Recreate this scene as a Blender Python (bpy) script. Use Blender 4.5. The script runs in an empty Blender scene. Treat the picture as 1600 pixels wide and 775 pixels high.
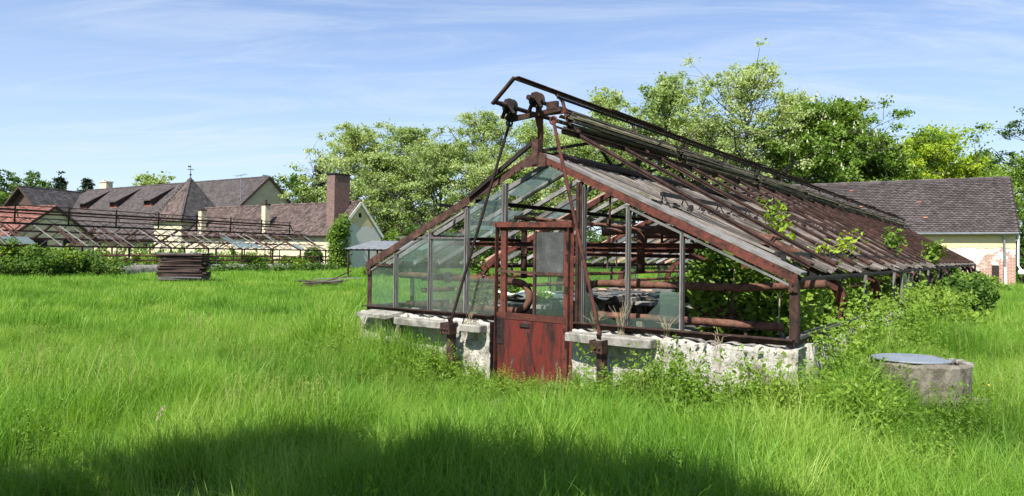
import bpy, math, random
import numpy as np
from mathutils import Vector, Matrix

R = math.radians
scene = bpy.context.scene
COL = scene.collection

# ------------------------------------------------------------------ camera
EYE = 1.75
FPX = 1068.0
cam_data = bpy.data.cameras.new("camera")
cam_data.sensor_width = 36.0
cam_data.lens = 36.0 * FPX / 1600.0
cam_data.clip_start = 0.05
cam_data.clip_end = 3000.0
cam = bpy.data.objects.new("camera", cam_data)
COL.objects.link(cam)
cam.location = (0, 0, EYE)
PITCH, ROLL = R(0.55), R(0.77)
cam.matrix_world = (Matrix.Translation((0, 0, EYE)) @ Matrix.Rotation(R(90) + PITCH, 4, 'X')
                    @ Matrix.Rotation(ROLL, 4, 'Z'))
scene.camera = cam

# ------------------------------------------------------------------ light
SUN_EL = R(52.0)
SUN_DIR = Vector((-0.41, -0.91, 0)).normalized()
to_sun = Vector((SUN_DIR.x * math.cos(SUN_EL), SUN_DIR.y * math.cos(SUN_EL), math.sin(SUN_EL)))
sun_data = bpy.data.lights.new("sun", 'SUN')
sun_data.energy = 5.0
sun_data.angle = R(0.5)
sun_data.color = (1.0, 0.955, 0.88)
sun = bpy.data.objects.new("sun", sun_data)
sun.rotation_euler = to_sun.to_track_quat('Z', 'Y').to_euler()
COL.objects.link(sun)

world = bpy.data.worlds.new("World")
scene.world = world
world.use_nodes = True
wn, wl = world.node_tree.nodes, world.node_tree.links
wn.clear()
w_out = wn.new("ShaderNodeOutputWorld")
w_bg = wn.new("ShaderNodeBackground")
w_sky = wn.new("ShaderNodeTexSky")
w_sky.sky_type = 'NISHITA'
w_sky.sun_disc = False
w_sky.sun_elevation = SUN_EL
w_sky.sun_rotation = math.atan2(SUN_DIR.x, SUN_DIR.y)
w_sky.altitude = 400
w_sky.air_density = 1.0
w_sky.dust_density = 0.6
w_sky.ozone_density = 2.2
w_bg.inputs['Strength'].default_value = 0.066
# thin cirrus streaks: noise over the sky directions projected on a high flat layer
w_tc = wn.new("ShaderNodeTexCoord")
w_sep = wn.new("ShaderNodeSeparateXYZ")
wl.new(w_tc.outputs['Generated'], w_sep.inputs[0])
w_zm = wn.new("ShaderNodeMath"); w_zm.operation = 'ADD'; w_zm.inputs[1].default_value = 0.12
wl.new(w_sep.outputs['Z'], w_zm.inputs[0])
w_dx = wn.new("ShaderNodeMath"); w_dx.operation = 'DIVIDE'
w_dy = wn.new("ShaderNodeMath"); w_dy.operation = 'DIVIDE'
wl.new(w_sep.outputs['X'], w_dx.inputs[0]); wl.new(w_zm.outputs[0], w_dx.inputs[1])
wl.new(w_sep.outputs['Y'], w_dy.inputs[0]); wl.new(w_zm.outputs[0], w_dy.inputs[1])
w_cmb = wn.new("ShaderNodeCombineXYZ")
wl.new(w_dx.outputs[0], w_cmb.inputs[0]); wl.new(w_dy.outputs[0], w_cmb.inputs[1])


def w_noise(scale, rot, loc, ns, detail, rough, dist, lo, hi):
    mp = wn.new("ShaderNodeMapping")
    mp.inputs['Scale'].default_value = scale
    mp.inputs['Rotation'].default_value = (0, 0, rot)
    mp.inputs['Location'].default_value = loc
    wl.new(w_cmb.outputs[0], mp.inputs[0])
    nz = wn.new("ShaderNodeTexNoise")
    nz.inputs['Scale'].default_value = ns
    nz.inputs['Detail'].default_value = detail
    nz.inputs['Roughness'].default_value = rough
    nz.inputs['Distortion'].default_value = dist
    wl.new(mp.outputs[0], nz.inputs[0])
    mr = wn.new("ShaderNodeMapRange")
    mr.interpolation_type = 'SMOOTHSTEP'
    mr.inputs['From Min'].default_value = lo
    mr.inputs['From Max'].default_value = hi
    wl.new(nz.outputs[0], mr.inputs['Value'])
    return mr.outputs[0]


c1 = w_noise((0.5, 1.9, 1), R(8), (3.1, 0.7, 0), 1.3, 12, 0.66, 1.3, 0.38, 0.78)
c2 = w_noise((0.35, 0.5, 1), R(-20), (7.3, 2.2, 0), 0.8, 4, 0.5, 0.3, 0.28, 0.62)
w_mul = wn.new("ShaderNodeMath"); w_mul.operation = 'MULTIPLY'
wl.new(c1, w_mul.inputs[0]); wl.new(c2, w_mul.inputs[1])
# a fuller veil low over the horizon
w_low = wn.new("ShaderNodeMapRange")
w_low.inputs['From Min'].default_value = 0.0; w_low.inputs['From Max'].default_value = 0.34
w_low.inputs['To Min'].default_value = 0.60; w_low.inputs['To Max'].default_value = 0.15
wl.new(w_sep.outputs['Z'], w_low.inputs['Value'])
w_sum = wn.new("ShaderNodeMath"); w_sum.operation = 'MULTIPLY_ADD'
w_sum.inputs[1].default_value = 0.42
w_sum.use_clamp = True
wl.new(w_mul.outputs[0], w_sum.inputs[0]); wl.new(w_low.outputs[0], w_sum.inputs[2])
w_mix = wn.new("ShaderNodeMix"); w_mix.data_type = 'RGBA'
wl.new(w_sum.outputs[0], w_mix.inputs['Factor'])
w_tint = wn.new("ShaderNodeMix"); w_tint.data_type = 'RGBA'; w_tint.blend_type = 'MULTIPLY'
w_tint.inputs['Factor'].default_value = 1.0
w_tint.inputs['B'].default_value = (1.10, 1.28, 1.52, 1)
wl.new(w_sky.outputs[0], w_tint.inputs['A'])
wl.new(w_tint.outputs['Result'], w_mix.inputs['A'])
w_mix.inputs['B'].default_value = (6.6, 7.2, 7.9, 1)
wl.new(w_mix.outputs['Result'], w_bg.inputs['Color'])
wl.new(w_bg.outputs[0], w_out.inputs[0])

scene.view_settings.view_transform = 'Standard'
scene.view_settings.look = 'None'
scene.view_settings.exposure = 0.98
scene.view_settings.gamma = 1.0
scene.view_settings.use_curve_mapping = False
scene.cycles.max_bounces = 6
scene.cycles.diffuse_bounces = 3
scene.cycles.transparent_max_bounces = 12
scene.cycles.caustics_reflective = False
scene.cycles.caustics_refractive = False

# ------------------------------------------------------------------ materials
MATS = {}


def new_mat(name):
    m = bpy.data.materials.new(name)
    m.use_nodes = True
    m.node_tree.nodes.clear()
    MATS[name] = m
    return m, m.node_tree.nodes, m.node_tree.links


def ramp(n, stops):
    r = n.new("ShaderNodeValToRGB")
    e = r.color_ramp.elements
    while len(e) < len(stops):
        e.new(0.5)
    for k, (p, c) in enumerate(stops):
        e[k].position = p
        e[k].color = (*c, 1)
    return r


def noise(n, l, vec, scale, detail=5, rough=0.6, dist=0.0):
    t = n.new("ShaderNodeTexNoise")
    t.inputs['Scale'].default_value = scale
    t.inputs['Detail'].default_value = detail
    t.inputs['Roughness'].default_value = rough
    t.inputs['Distortion'].default_value = dist
    if vec is not None:
        l.new(vec, t.inputs['Vector'])
    return t.outputs[0]


def mapped(n, l, out, scale):
    mp = n.new("ShaderNodeMapping")
    mp.inputs['Scale'].default_value = scale
    l.new(out, mp.inputs[0])
    return mp.outputs[0]


def mixc(n, l, fac, a, b, mode='MIX'):
    m = n.new("ShaderNodeMix"); m.data_type = 'RGBA'; m.blend_type = mode
    for sock, v in (('Factor', fac), ('A', a), ('B', b)):
        if isinstance(v, tuple):
            m.inputs[sock].default_value = (*v, 1)
        elif isinstance(v, (int, float)):
            m.inputs[sock].default_value = v
        else:
            l.new(v, m.inputs[sock])
    return m.outputs['Result']


def thresh(n, l, v, lo, hi):
    mr = n.new("ShaderNodeMapRange")
    mr.inputs['From Min'].default_value = lo
    mr.inputs['From Max'].default_value = hi
    l.new(v, mr.inputs['Value'])
    return mr.outputs[0]


def finish(m, n, l, col, rough=0.85, bump=None, bump_s=0.3, bump_d=0.01, metallic=0.0, spec=0.3):
    b = n.new("ShaderNodeBsdfPrincipled")
    b.inputs['Roughness'].default_value = rough
    b.inputs['Metallic'].default_value = metallic
    b.inputs['Specular IOR Level'].default_value = spec
    if isinstance(col, tuple):
        b.inputs['Base Color'].default_value = (*col, 1)
    else:
        l.new(col, b.inputs['Base Color'])
    if bump is not None:
        bp = n.new("ShaderNodeBump")
        bp.inputs['Strength'].default_value = bump_s
        bp.inputs['Distance'].default_value = bump_d
        l.new(bump, bp.inputs['Height'])
        l.new(bp.outputs[0], b.inputs['Normal'])
    o = n.new("ShaderNodeOutputMaterial")
    l.new(b.outputs[0], o.inputs[0])
    return m


def mottled(name, stops, scale=6, rough=0.85, bump_s=0.3, bump_d=0.01, stretch=(1, 1, 1), metallic=0.0,
            spec=0.3, island=0.0, fine=40):
    m, n, l = new_mat(name)
    tc = n.new("ShaderNodeTexCoord").outputs['Object']
    v = mapped(n, l, tc, stretch)
    a = noise(n, l, v, scale, 8, 0.65, 0.4)
    rp = ramp(n, stops)
    l.new(a, rp.inputs[0])
    col = rp.outputs[0]
    f = noise(n, l, v, fine, 4, 0.6)
    k = thresh(n, l, f, 0.2, 0.8)
    col = mixc(n, l, 0.35, col, mixc(n, l, k, (0.25, 0.25, 0.25), (1.5, 1.5, 1.5)), 'MULTIPLY')
    if island:
        g = n.new("ShaderNodeNewGeometry").outputs['Random Per Island']
        oi = n.new("ShaderNodeObjectInfo").outputs['Random']
        ad = n.new("ShaderNodeMath"); ad.operation = 'ADD'
        l.new(g, ad.inputs[0]); l.new(oi, ad.inputs[1])
        fr = n.new("ShaderNodeMath"); fr.operation = 'FRACT'
        l.new(ad.outputs[0], fr.inputs[0])
        lo, hi = 1 - island, 1 + island
        col = mixc(n, l, 1.0, col, mixc(n, l, fr.outputs[0], (lo, lo, lo), (hi, hi, hi)), 'MULTIPLY')
    return finish(m, n, l, col, rough, f, bump_s, bump_d, metallic, spec)


mottled("rust_red", [(0.33, (0.018, 0.009, 0.008)), (0.45, (0.065, 0.022, 0.016)), (0.56, (0.125, 0.034, 0.022)), (0.64, (0.06, 0.024, 0.018)), (0.76, (0.16, 0.085, 0.065))], 6, 0.75, island=0.25)
mottled("rust_brown", [(0.33, (0.014, 0.009, 0.008)), (0.5, (0.048, 0.024, 0.018)), (0.62, (0.085, 0.042, 0.03)), (0.75, (0.13, 0.075, 0.055))], 7, 0.8, island=0.3)
mottled("rust_dark", [(0.3, (0.007, 0.006, 0.006)), (0.6, (0.024, 0.016, 0.014)), (0.8, (0.05, 0.029, 0.022))], 6, 0.75, island=0.3)
mottled("rust_pipe", [(0.32, (0.03, 0.017, 0.013)), (0.46, (0.095, 0.042, 0.027)), (0.58, (0.16, 0.075, 0.05)), (0.68, (0.07, 0.045, 0.033)), (0.8, (0.15, 0.125, 0.10))], 7, 0.88, 0.6, 0.004)
mottled("red_paint", [(0.34, (0.022, 0.010, 0.009)), (0.45, (0.07, 0.018, 0.014)), (0.54, (0.14, 0.018, 0.012)), (0.62, (0.065, 0.024, 0.018)), (0.72, (0.19, 0.12, 0.10))], 3.2, 0.65, 0.5, 0.004, stretch=(2.6, 1, 0.55))
mottled("grey_wood", [(0.3, (0.059, 0.055, 0.050)), (0.5, (0.129, 0.121, 0.116)), (0.7, (0.208, 0.198, 0.193))], 8, 0.9, 0.6, 0.004, (4, 4, 0.4), island=0.3)
mottled("grey_bar", [(0.3, (0.079, 0.073, 0.066)), (0.5, (0.172, 0.162, 0.155)), (0.7, (0.277, 0.264, 0.257))], 5, 0.9, 0.6, 0.004, (0.6, 8, 0.6), island=0.35, fine=12)
mottled("pink_lit_wood", [(0.3, (0.30, 0.19, 0.14)), (0.6, (0.55, 0.36, 0.28))], 8, 0.9, 0.4, 0.004, (1, 6, 4), island=0.2)  # pinkish sunlight painted into some sash bars; also tints loose laths
mottled("roof_wood", [(0.3, (0.035, 0.028, 0.023)), (0.42, (0.105, 0.088, 0.074)), (0.55, (0.195, 0.172, 0.155)), (0.62, (0.10, 0.085, 0.048)), (0.74, (0.33, 0.305, 0.29))], 2.2, 0.9, 0.8, 0.006, (0.8, 6, 0.8), island=0.62, fine=11)
mottled("slat_wood", [(0.3, (0.018, 0.016, 0.013)), (0.5, (0.085, 0.075, 0.05)), (0.7, (0.21, 0.20, 0.10))], 6, 0.9, 0.5, 0.004, (8, 0.6, 8), island=0.6)
mottled("dark_wood", [(0.3, (0.022, 0.016, 0.015)), (0.55, (0.075, 0.045, 0.04)), (0.75, (0.13, 0.09, 0.08))], 4, 0.9, 0.6, 0.006, (0.6, 5, 5), island=0.55)
mottled("concrete", [(0.25, (0.06, 0.055, 0.045)), (0.42, (0.17, 0.16, 0.138)), (0.58, (0.30, 0.285, 0.255)), (0.8, (0.13, 0.12, 0.10))], 5, 0.92, 0.6, 0.01)
mottled("well_concrete", [(0.3, (0.035, 0.03, 0.022)), (0.45, (0.12, 0.105, 0.08)), (0.58, (0.20, 0.18, 0.145)), (0.75, (0.09, 0.08, 0.06))], 6, 0.95, 0.8, 0.015)
mottled("zinc", [(0.3, (0.22, 0.24, 0.27)), (0.6, (0.33, 0.36, 0.41)), (0.8, (0.27, 0.29, 0.32))], 3, 0.45, 0.1, 0.003, metallic=0.5)
mottled("dull_tin", [(0.3, (0.10, 0.11, 0.12)), (0.7, (0.20, 0.21, 0.22))], 3, 0.6)
mottled("white_plastic", [(0.3, (0.70, 0.70, 0.70)), (0.7, (0.82, 0.82, 0.82))], 3, 0.5)
mottled("white_wash", [(0.3, (0.45, 0.43, 0.37)), (0.5, (0.72, 0.70, 0.62)), (0.75, (0.80, 0.78, 0.70))], 2.5, 0.92)
mottled("cream_wall", [(0.3, (0.46, 0.40, 0.28)), (0.55, (0.62, 0.54, 0.38)), (0.8, (0.42, 0.38, 0.30))], 1.2, 0.92)
mottled("pink_wall", [(0.3, (0.36, 0.22, 0.21)), (0.7, (0.42, 0.28, 0.26))], 1.2, 0.92)
mottled("black_metal", [(0.3, (0.008, 0.008, 0.008)), (0.7, (0.03, 0.026, 0.025))], 6, 0.6)
mottled("bark", [(0.3, (0.035, 0.028, 0.02)), (0.6, (0.10, 0.085, 0.065)), (0.8, (0.17, 0.15, 0.12))], 6, 0.95, 0.8, 0.02, (3, 3, 0.6))
mottled("dark_void", [(0.3, (0.01, 0.009, 0.009)), (0.7, (0.022, 0.02, 0.02))], 4, 0.9)
mottled("dry_stem", [(0.3, (0.22, 0.17, 0.10)), (0.7, (0.42, 0.36, 0.24))], 8, 0.9)
mottled("soil", [(0.3, (0.03, 0.022, 0.014)), (0.6, (0.075, 0.055, 0.035)), (0.8, (0.12, 0.10, 0.07))], 3, 0.95, 0.8, 0.03)
mottled("tile_purple", [(0.3, (0.058, 0.048, 0.046)), (0.7, (0.09, 0.075, 0.072))], 0.7, 0.8, 0.3, 0.01, island=0.34, fine=9)
mottled("tile_brown", [(0.3, (0.075, 0.054, 0.047)), (0.7, (0.118, 0.084, 0.073))], 0.8, 0.8, 0.3, 0.01, island=0.5, fine=9)
mottled("tile_shaded", [(0.3, (0.029, 0.027, 0.027)), (0.6, (0.061, 0.056, 0.056)), (0.8, (0.108, 0.101, 0.097))], 0.9, 0.75, 0.3, 0.01, island=0.4, fine=9)  # tile colour darkened to stand for slopes turned from the sun
mottled("tile_red", [(0.3, (0.13, 0.058, 0.044)), (0.55, (0.20, 0.085, 0.062)), (0.8, (0.26, 0.125, 0.10))], 0.8, 0.8, 0.3, 0.01, island=0.4, fine=9)
mottled("tile_orange", [(0.3, (0.38, 0.13, 0.06)), (0.7, (0.48, 0.19, 0.09))], 2, 0.8, island=0.2)
mottled("tarp", [(0.3, (0.05, 0.06, 0.07)), (0.6, (0.13, 0.155, 0.18)), (0.8, (0.35, 0.36, 0.37))], 3, 0.4, 0.3, 0.02)
mottled("mesh_screen", [(0.3, (0.035, 0.036, 0.036)), (0.55, (0.075, 0.075, 0.074)), (0.8, (0.15, 0.15, 0.145))], 3.5, 0.55)
mottled("petal_white", [(0.3, (0.42, 0.42, 0.28)), (0.7, (0.62, 0.60, 0.46))], 5, 0.8)
mottled("petal_yellow", [(0.3, (0.75, 0.50, 0.03)), (0.7, (0.80, 0.60, 0.05))], 5, 0.8)


def make_plaster():
    """old lime plaster: white coat broken away to grey render and rubble"""
    m, n, l = new_mat("plaster")
    tc = n.new("ShaderNodeTexCoord").outputs['Object']
    a = noise(n, l, tc, 2.2, 9, 0.68, 0.6)
    b = noise(n, l, tc, 9, 6, 0.7)
    base = mixc(n, l, thresh(n, l, b, 0.35, 0.65), (0.44, 0.42, 0.365), (0.64, 0.615, 0.56))
    grey = mixc(n, l, thresh(n, l, b, 0.4, 0.6), (0.10, 0.085, 0.068), (0.24, 0.21, 0.17))
    col = mixc(n, l, thresh(n, l, a, 0.55, 0.62), base, grey)
    st = noise(n, l, mapped(n, l, tc, (3, 3, 0.35)), 3, 6, 0.7)
    col = mixc(n, l, thresh(n, l, st, 0.50, 0.75), col, (0.20, 0.155, 0.10))
    vd = n.new("ShaderNodeTexVoronoi"); vd.feature = 'DISTANCE_TO_EDGE'; vd.inputs['Scale'].default_value = 4.2
    ds = n.new("ShaderNodeVectorMath"); ds.operation = 'ADD'
    cn = n.new("ShaderNodeTexNoise"); cn.inputs['Scale'].default_value = 5; cn.inputs['Detail'].default_value = 5
    l.new(tc, cn.inputs['Vector']); l.new(tc, ds.inputs[0]); l.new(cn.outputs[1], ds.inputs[1])
    l.new(ds.outputs[0], vd.inputs['Vector'])
    ck = thresh(n, l, vd.outputs['Distance'], 0.0, 0.035)
    gate = thresh(n, l, noise(n, l, tc, 1.7, 4, 0.6), 0.42, 0.55)
    col = mixc(n, l, gate, col, mixc(n, l, ck, (0.07, 0.055, 0.04), col))
    fine = noise(n, l, tc, 28, 8, 0.75)
    finish(m, n, l, mixc(n, l, 0.5, col, mixc(n, l, thresh(n, l, fine, 0.3, 0.65), (0.45, 0.43, 0.40), (1.2, 1.2, 1.2)), 'MULTIPLY'), 0.95, fine, 1.0, 0.03)


make_plaster()


def make_patch_wall(name, split_z, wob, top, mid, brick_amount, seed):
    """yellow coat above an uneven break, white render below it, bricks showing through low down"""
    m, n, l = new_mat(name)
    tc = n.new("ShaderNodeTexCoord").outputs['Object']
    mp = n.new("ShaderNodeMapping"); mp.inputs['Location'].default_value = (seed, seed * 2, 0)
    l.new(tc, mp.inputs[0])
    a = noise(n, l, mp.outputs[0], 0.55, 6, 0.6, 0.5)
    f = noise(n, l, mp.outputs[0], 6, 6, 0.7)
    sp = n.new("ShaderNodeSeparateXYZ"); l.new(tc, sp.inputs[0])
    ma = n.new("ShaderNodeMath"); ma.operation = 'MULTIPLY_ADD'
    ma.inputs[1].default_value = wob
    l.new(a, ma.inputs[0]); l.new(sp.outputs['Z'], ma.inputs[2])
    edge = thresh(n, l, ma.outputs[0], split_z + wob * 0.5 - 0.015, split_z + wob * 0.5 + 0.015)
    tcol = mixc(n, l, thresh(n, l, f, 0.3, 0.7), tuple(c * 0.86 for c in top), top)
    mcol = mixc(n, l, thresh(n, l, f, 0.3, 0.7), tuple(c * 0.78 for c in mid), mid)
    br = n.new("ShaderNodeTexBrick")
    br.inputs['Color1'].default_value = (0.38, 0.17, 0.115, 1)
    br.inputs['Color2'].default_value = (0.30, 0.135, 0.10, 1)
    br.inputs['Mortar'].default_value = (0.50, 0.44, 0.38, 1)
    br.inputs['Scale'].default_value = 1.0
    br.inputs['Brick Width'].default_value = 0.27
    br.inputs['Row Height'].default_value = 0.085
    br.inputs['Mortar Size'].default_value = 0.012
    cx = n.new("ShaderNodeCombineXYZ")
    l.new(sp.outputs['X'], cx.inputs[0]); l.new(sp.outputs['Z'], cx.inputs[1])
    l.new(cx.outputs[0], br.inputs['Vector'])
    bn = noise(n, l, mp.outputs[0], 0.8, 8, 0.75, 0.8)
    zz = n.new("ShaderNodeMath"); zz.operation = 'MULTIPLY_ADD'; zz.inputs[1].default_value = -0.10
    l.new(sp.outputs['Z'], zz.inputs[0]); l.new(bn, zz.inputs[2])
    xx = n.new("ShaderNodeMath"); xx.operation = 'MULTIPLY_ADD'; xx.inputs[1].default_value = -0.06
    l.new(sp.outputs['X'], xx.inputs[0]); l.new(zz.outputs[0], xx.inputs[2])
    low = mixc(n, l, thresh(n, l, xx.outputs[0], 1 - brick_amount, 1.03 - brick_amount), mcol, br.outputs[0])
    col = mixc(n, l, edge, low, tcol)
    finish(m, n, l, col, 0.93, edge, 0.6, 0.04)


make_patch_wall("shed_gable_wall", 4.3, 2.6, (0.62, 0.50, 0.29), (0.62, 0.61, 0.58), -0.5, 3.0)
make_patch_wall("barn_wall", 2.5, 0.9, (0.72, 0.58, 0.33), (0.66, 0.58, 0.52), 0.745, 1.7)


def make_brick():
    m, n, l = new_mat("brick")
    uv = n.new("ShaderNodeUVMap").outputs[0]
    tc = n.new("ShaderNodeTexCoord").outputs['Object']
    br = n.new("ShaderNodeTexBrick")
    br.inputs['Color1'].default_value = (0.19, 0.065, 0.045, 1)
    br.inputs['Color2'].default_value = (0.06, 0.026, 0.022, 1)
    br.inputs['Mortar'].default_value = (0.30, 0.25, 0.23, 1)
    br.inputs['Scale'].default_value = 1.0
    br.inputs['Brick Width'].default_value = 0.27
    br.inputs['Row Height'].default_value = 0.10
    br.inputs['Mortar Size'].default_value = 0.014
    l.new(uv, br.inputs['Vector'])
    a = noise(n, l, tc, 1.6, 7, 0.7)
    col = mixc(n, l, thresh(n, l, a, 0.6, 0.8), br.outputs[0], (0.30, 0.17, 0.14))
    d = noise(n, l, tc, 7, 4, 0.7)
    col = mixc(n, l, thresh(n, l, d, 0.58, 0.66), col, (0.025, 0.02, 0.02))
    finish(m, n, l, col, 0.9, br.outputs[1], 0.5, 0.02)


make_brick()


def make_glass(name, veil_lo, veil_hi, tint, dirt):
    """old pane: mostly clear, with a film of dirt and a reflection"""
    m, n, l = new_mat(name)
    tc = n.new("ShaderNodeTexCoord").outputs['Object']
    a = noise(n, l, mapped(n, l, tc, (1, 1, 0.5)), 2.5, 7, 0.65, 0.8)
    f = noise(n, l, tc, 30, 4, 0.7)
    tr = n.new("ShaderNodeBsdfTransparent"); tr.inputs[0].default_value = (*tint, 1)
    df = n.new("ShaderNodeBsdfDiffuse"); df.inputs[0].default_value = (*dirt, 1)
    tl = n.new("ShaderNodeBsdfTranslucent"); tl.inputs[0].default_value = (*dirt, 1)
    ds = n.new("ShaderNodeMixShader"); ds.inputs[0].default_value = 0.5
    l.new(df.outputs[0], ds.inputs[1]); l.new(tl.outputs[0], ds.inputs[2])
    mr = n.new("ShaderNodeMapRange")
    mr.inputs['From Min'].default_value = 0.3; mr.inputs['From Max'].default_value = 0.7
    mr.inputs['To Min'].default_value = veil_lo; mr.inputs['To Max'].default_value = veil_hi
    l.new(a, mr.inputs[0])
    mx = n.new("ShaderNodeMixShader")
    l.new(mr.outputs[0], mx.inputs[0]); l.new(tr.outputs[0], mx.inputs[1]); l.new(ds.outputs[0], mx.inputs[2])
    gl = n.new("ShaderNodeBsdfGlossy"); gl.inputs['Roughness'].default_value = 0.04
    gl.inputs[0].default_value = (0.9, 0.95, 0.93, 1)
    bp = n.new("ShaderNodeBump"); bp.inputs['Strength'].default_value = 0.06; bp.inputs['Distance'].default_value = 0.02
    l.new(a, bp.inputs['Height']); l.new(bp.outputs[0], gl.inputs['Normal'])
    lw = n.new("ShaderNodeLayerWeight"); lw.inputs['Blend'].default_value = 0.5
    pw = n.new("ShaderNodeMath"); pw.operation = 'POWER'; pw.inputs[1].default_value = 5.0
    l.new(lw.outputs['Facing'], pw.inputs[0])
    fr = n.new("ShaderNodeMath"); fr.operation = 'MULTIPLY_ADD'; fr.inputs[1].default_value = 0.9; fr.inputs[2].default_value = 0.04
    l.new(pw.outputs[0], fr.inputs[0])
    m2 = n.new("ShaderNodeMixShader")
    l.new(fr.outputs[0], m2.inputs[0]); l.new(mx.outputs[0], m2.inputs[1]); l.new(gl.outputs[0], m2.inputs[2])
    o = n.new("ShaderNodeOutputMaterial"); l.new(m2.outputs[0], o.inputs[0])


make_glass("glass_clear", 0.03, 0.18, (0.92, 0.975, 0.95), (0.27, 0.36, 0.33))
make_glass("glass_frosted", 0.12, 0.45, (0.93, 0.96, 0.945), (0.25, 0.28, 0.26))
make_glass("glass_roof", 0.35, 0.6, (0.75, 0.86, 0.84), (0.34, 0.40, 0.40))


def leaf_mat(name, stops, trans=0.35, rough=0.55, spec=0.25, tcol=(1.5, 1.35, 0.5)):
    m, n, l = new_mat(name)
    g = n.new("ShaderNodeNewGeometry").outputs['Random Per Island']
    oi = n.new("ShaderNodeObjectInfo").outputs['Random']
    tc = n.new("ShaderNodeNewGeometry").outputs['Position']
    big = noise(n, l, tc, 0.55, 5, 0.6)
    s = n.new("ShaderNodeMath"); s.operation = 'MULTIPLY_ADD'; s.inputs[1].default_value = 0.5
    l.new(g, s.inputs[0])
    s1 = n.new("ShaderNodeMath"); s1.operation = 'MULTIPLY_ADD'; s1.inputs[1].default_value = 0.45
    l.new(oi, s1.inputs[0]); l.new(s.outputs[0], s1.inputs[2])
    l.new(thresh(n, l, big, 0.3, 0.7), s.inputs[2])
    s2 = n.new("ShaderNodeMath"); s2.operation = 'MULTIPLY'; s2.inputs[1].default_value = 0.52
    l.new(s1.outputs[0], s2.inputs[0])
    rp = ramp(n, stops); l.new(s2.outputs[0], rp.inputs[0])
    b = n.new("ShaderNodeBsdfPrincipled")
    b.inputs['Roughness'].default_value = rough
    b.inputs['Specular IOR Level'].default_value = spec
    l.new(rp.outputs[0], b.inputs['Base Color'])
    t = n.new("ShaderNodeBsdfTranslucent")
    l.new(mixc(n, l, 1.0, rp.outputs[0], tcol, 'MULTIPLY'), t.inputs[0])
    mx = n.new("ShaderNodeMixShader"); mx.inputs[0].default_value = trans
    l.new(b.outputs[0], mx.inputs[1]); l.new(t.outputs[0], mx.inputs[2])
    o = n.new("ShaderNodeOutputMaterial"); l.new(mx.outputs[0], o.inputs[0])
    return m


leaf_mat("leaf_pale", [(0.15, (0.125, 0.20, 0.052)), (0.5, (0.265, 0.36, 0.12)), (0.85, (0.47, 0.53, 0.27))], 0.4)
leaf_mat("leaf_mid", [(0.15, (0.04, 0.09, 0.014)), (0.5, (0.08, 0.155, 0.022)), (0.85, (0.15, 0.24, 0.04))])
leaf_mat("leaf_bright", [(0.15, (0.06, 0.12, 0.015)), (0.5, (0.12, 0.21, 0.025)), (0.85, (0.23, 0.33, 0.045))])
leaf_mat("leaf_yellow", [(0.15, (0.12, 0.22, 0.015)), (0.5, (0.25, 0.37, 0.025)), (0.85, (0.44, 0.48, 0.04))])
leaf_mat("leaf_dark", [(0.15, (0.028, 0.062, 0.014)), (0.5, (0.055, 0.115, 0.022)), (0.85, (0.10, 0.18, 0.035))])
leaf_mat("leaf_thick", [(0.15, (0.018, 0.045, 0.01)), (0.85, (0.06, 0.12, 0.03))], 0.02)
leaf_mat("needle", [(0.15, (0.012, 0.024, 0.014)), (0.5, (0.024, 0.045, 0.024)), (0.85, (0.05, 0.07, 0.03))], 0.12)
leaf_mat("grass_blade", [(0.05, (0.028, 0.095, 0.010)), (0.32, (0.105, 0.24, 0.020)), (0.6, (0.20, 0.36, 0.040)), (0.9, (0.42, 0.49, 0.13))], 0.42, 0.5, 0.3, (1.35, 1.4, 0.6))
leaf_mat("seed_head", [(0.15, (0.13, 0.20, 0.03)), (0.5, (0.24, 0.30, 0.07)), (0.85, (0.38, 0.36, 0.16))], 0.3)
leaf_mat("weed_leaf", [(0.15, (0.07, 0.15, 0.015)), (0.5, (0.14, 0.25, 0.025)), (0.85, (0.24, 0.34, 0.05))], 0.4)


def make_ground():
    m, n, l = new_mat("meadow_ground")
    tc = n.new("ShaderNodeTexCoord").outputs['Object']
    a = noise(n, l, tc, 0.25, 6, 0.65)
    b = noise(n, l, tc, 6.0, 6, 0.7)
    c = mixc(n, l, thresh(n, l, b, 0.3, 0.7), (0.035, 0.07, 0.010), (0.11, 0.17, 0.025))
    c2 = mixc(n, l, thresh(n, l, b, 0.3, 0.7), (0.05, 0.085, 0.014), (0.15, 0.20, 0.035))
    finish(m, n, l, mixc(n, l, thresh(n, l, a, 0.35, 0.65), c, c2), 0.95, b, 1.0, 0.08)


make_ground()


def M(name):
    return MATS[name]


# ------------------------------------------------------------------ builders
def norm(v):
    v = Vector(v)
    return v.normalized() if v.length > 1e-9 else Vector((0, 0, 1))


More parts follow.
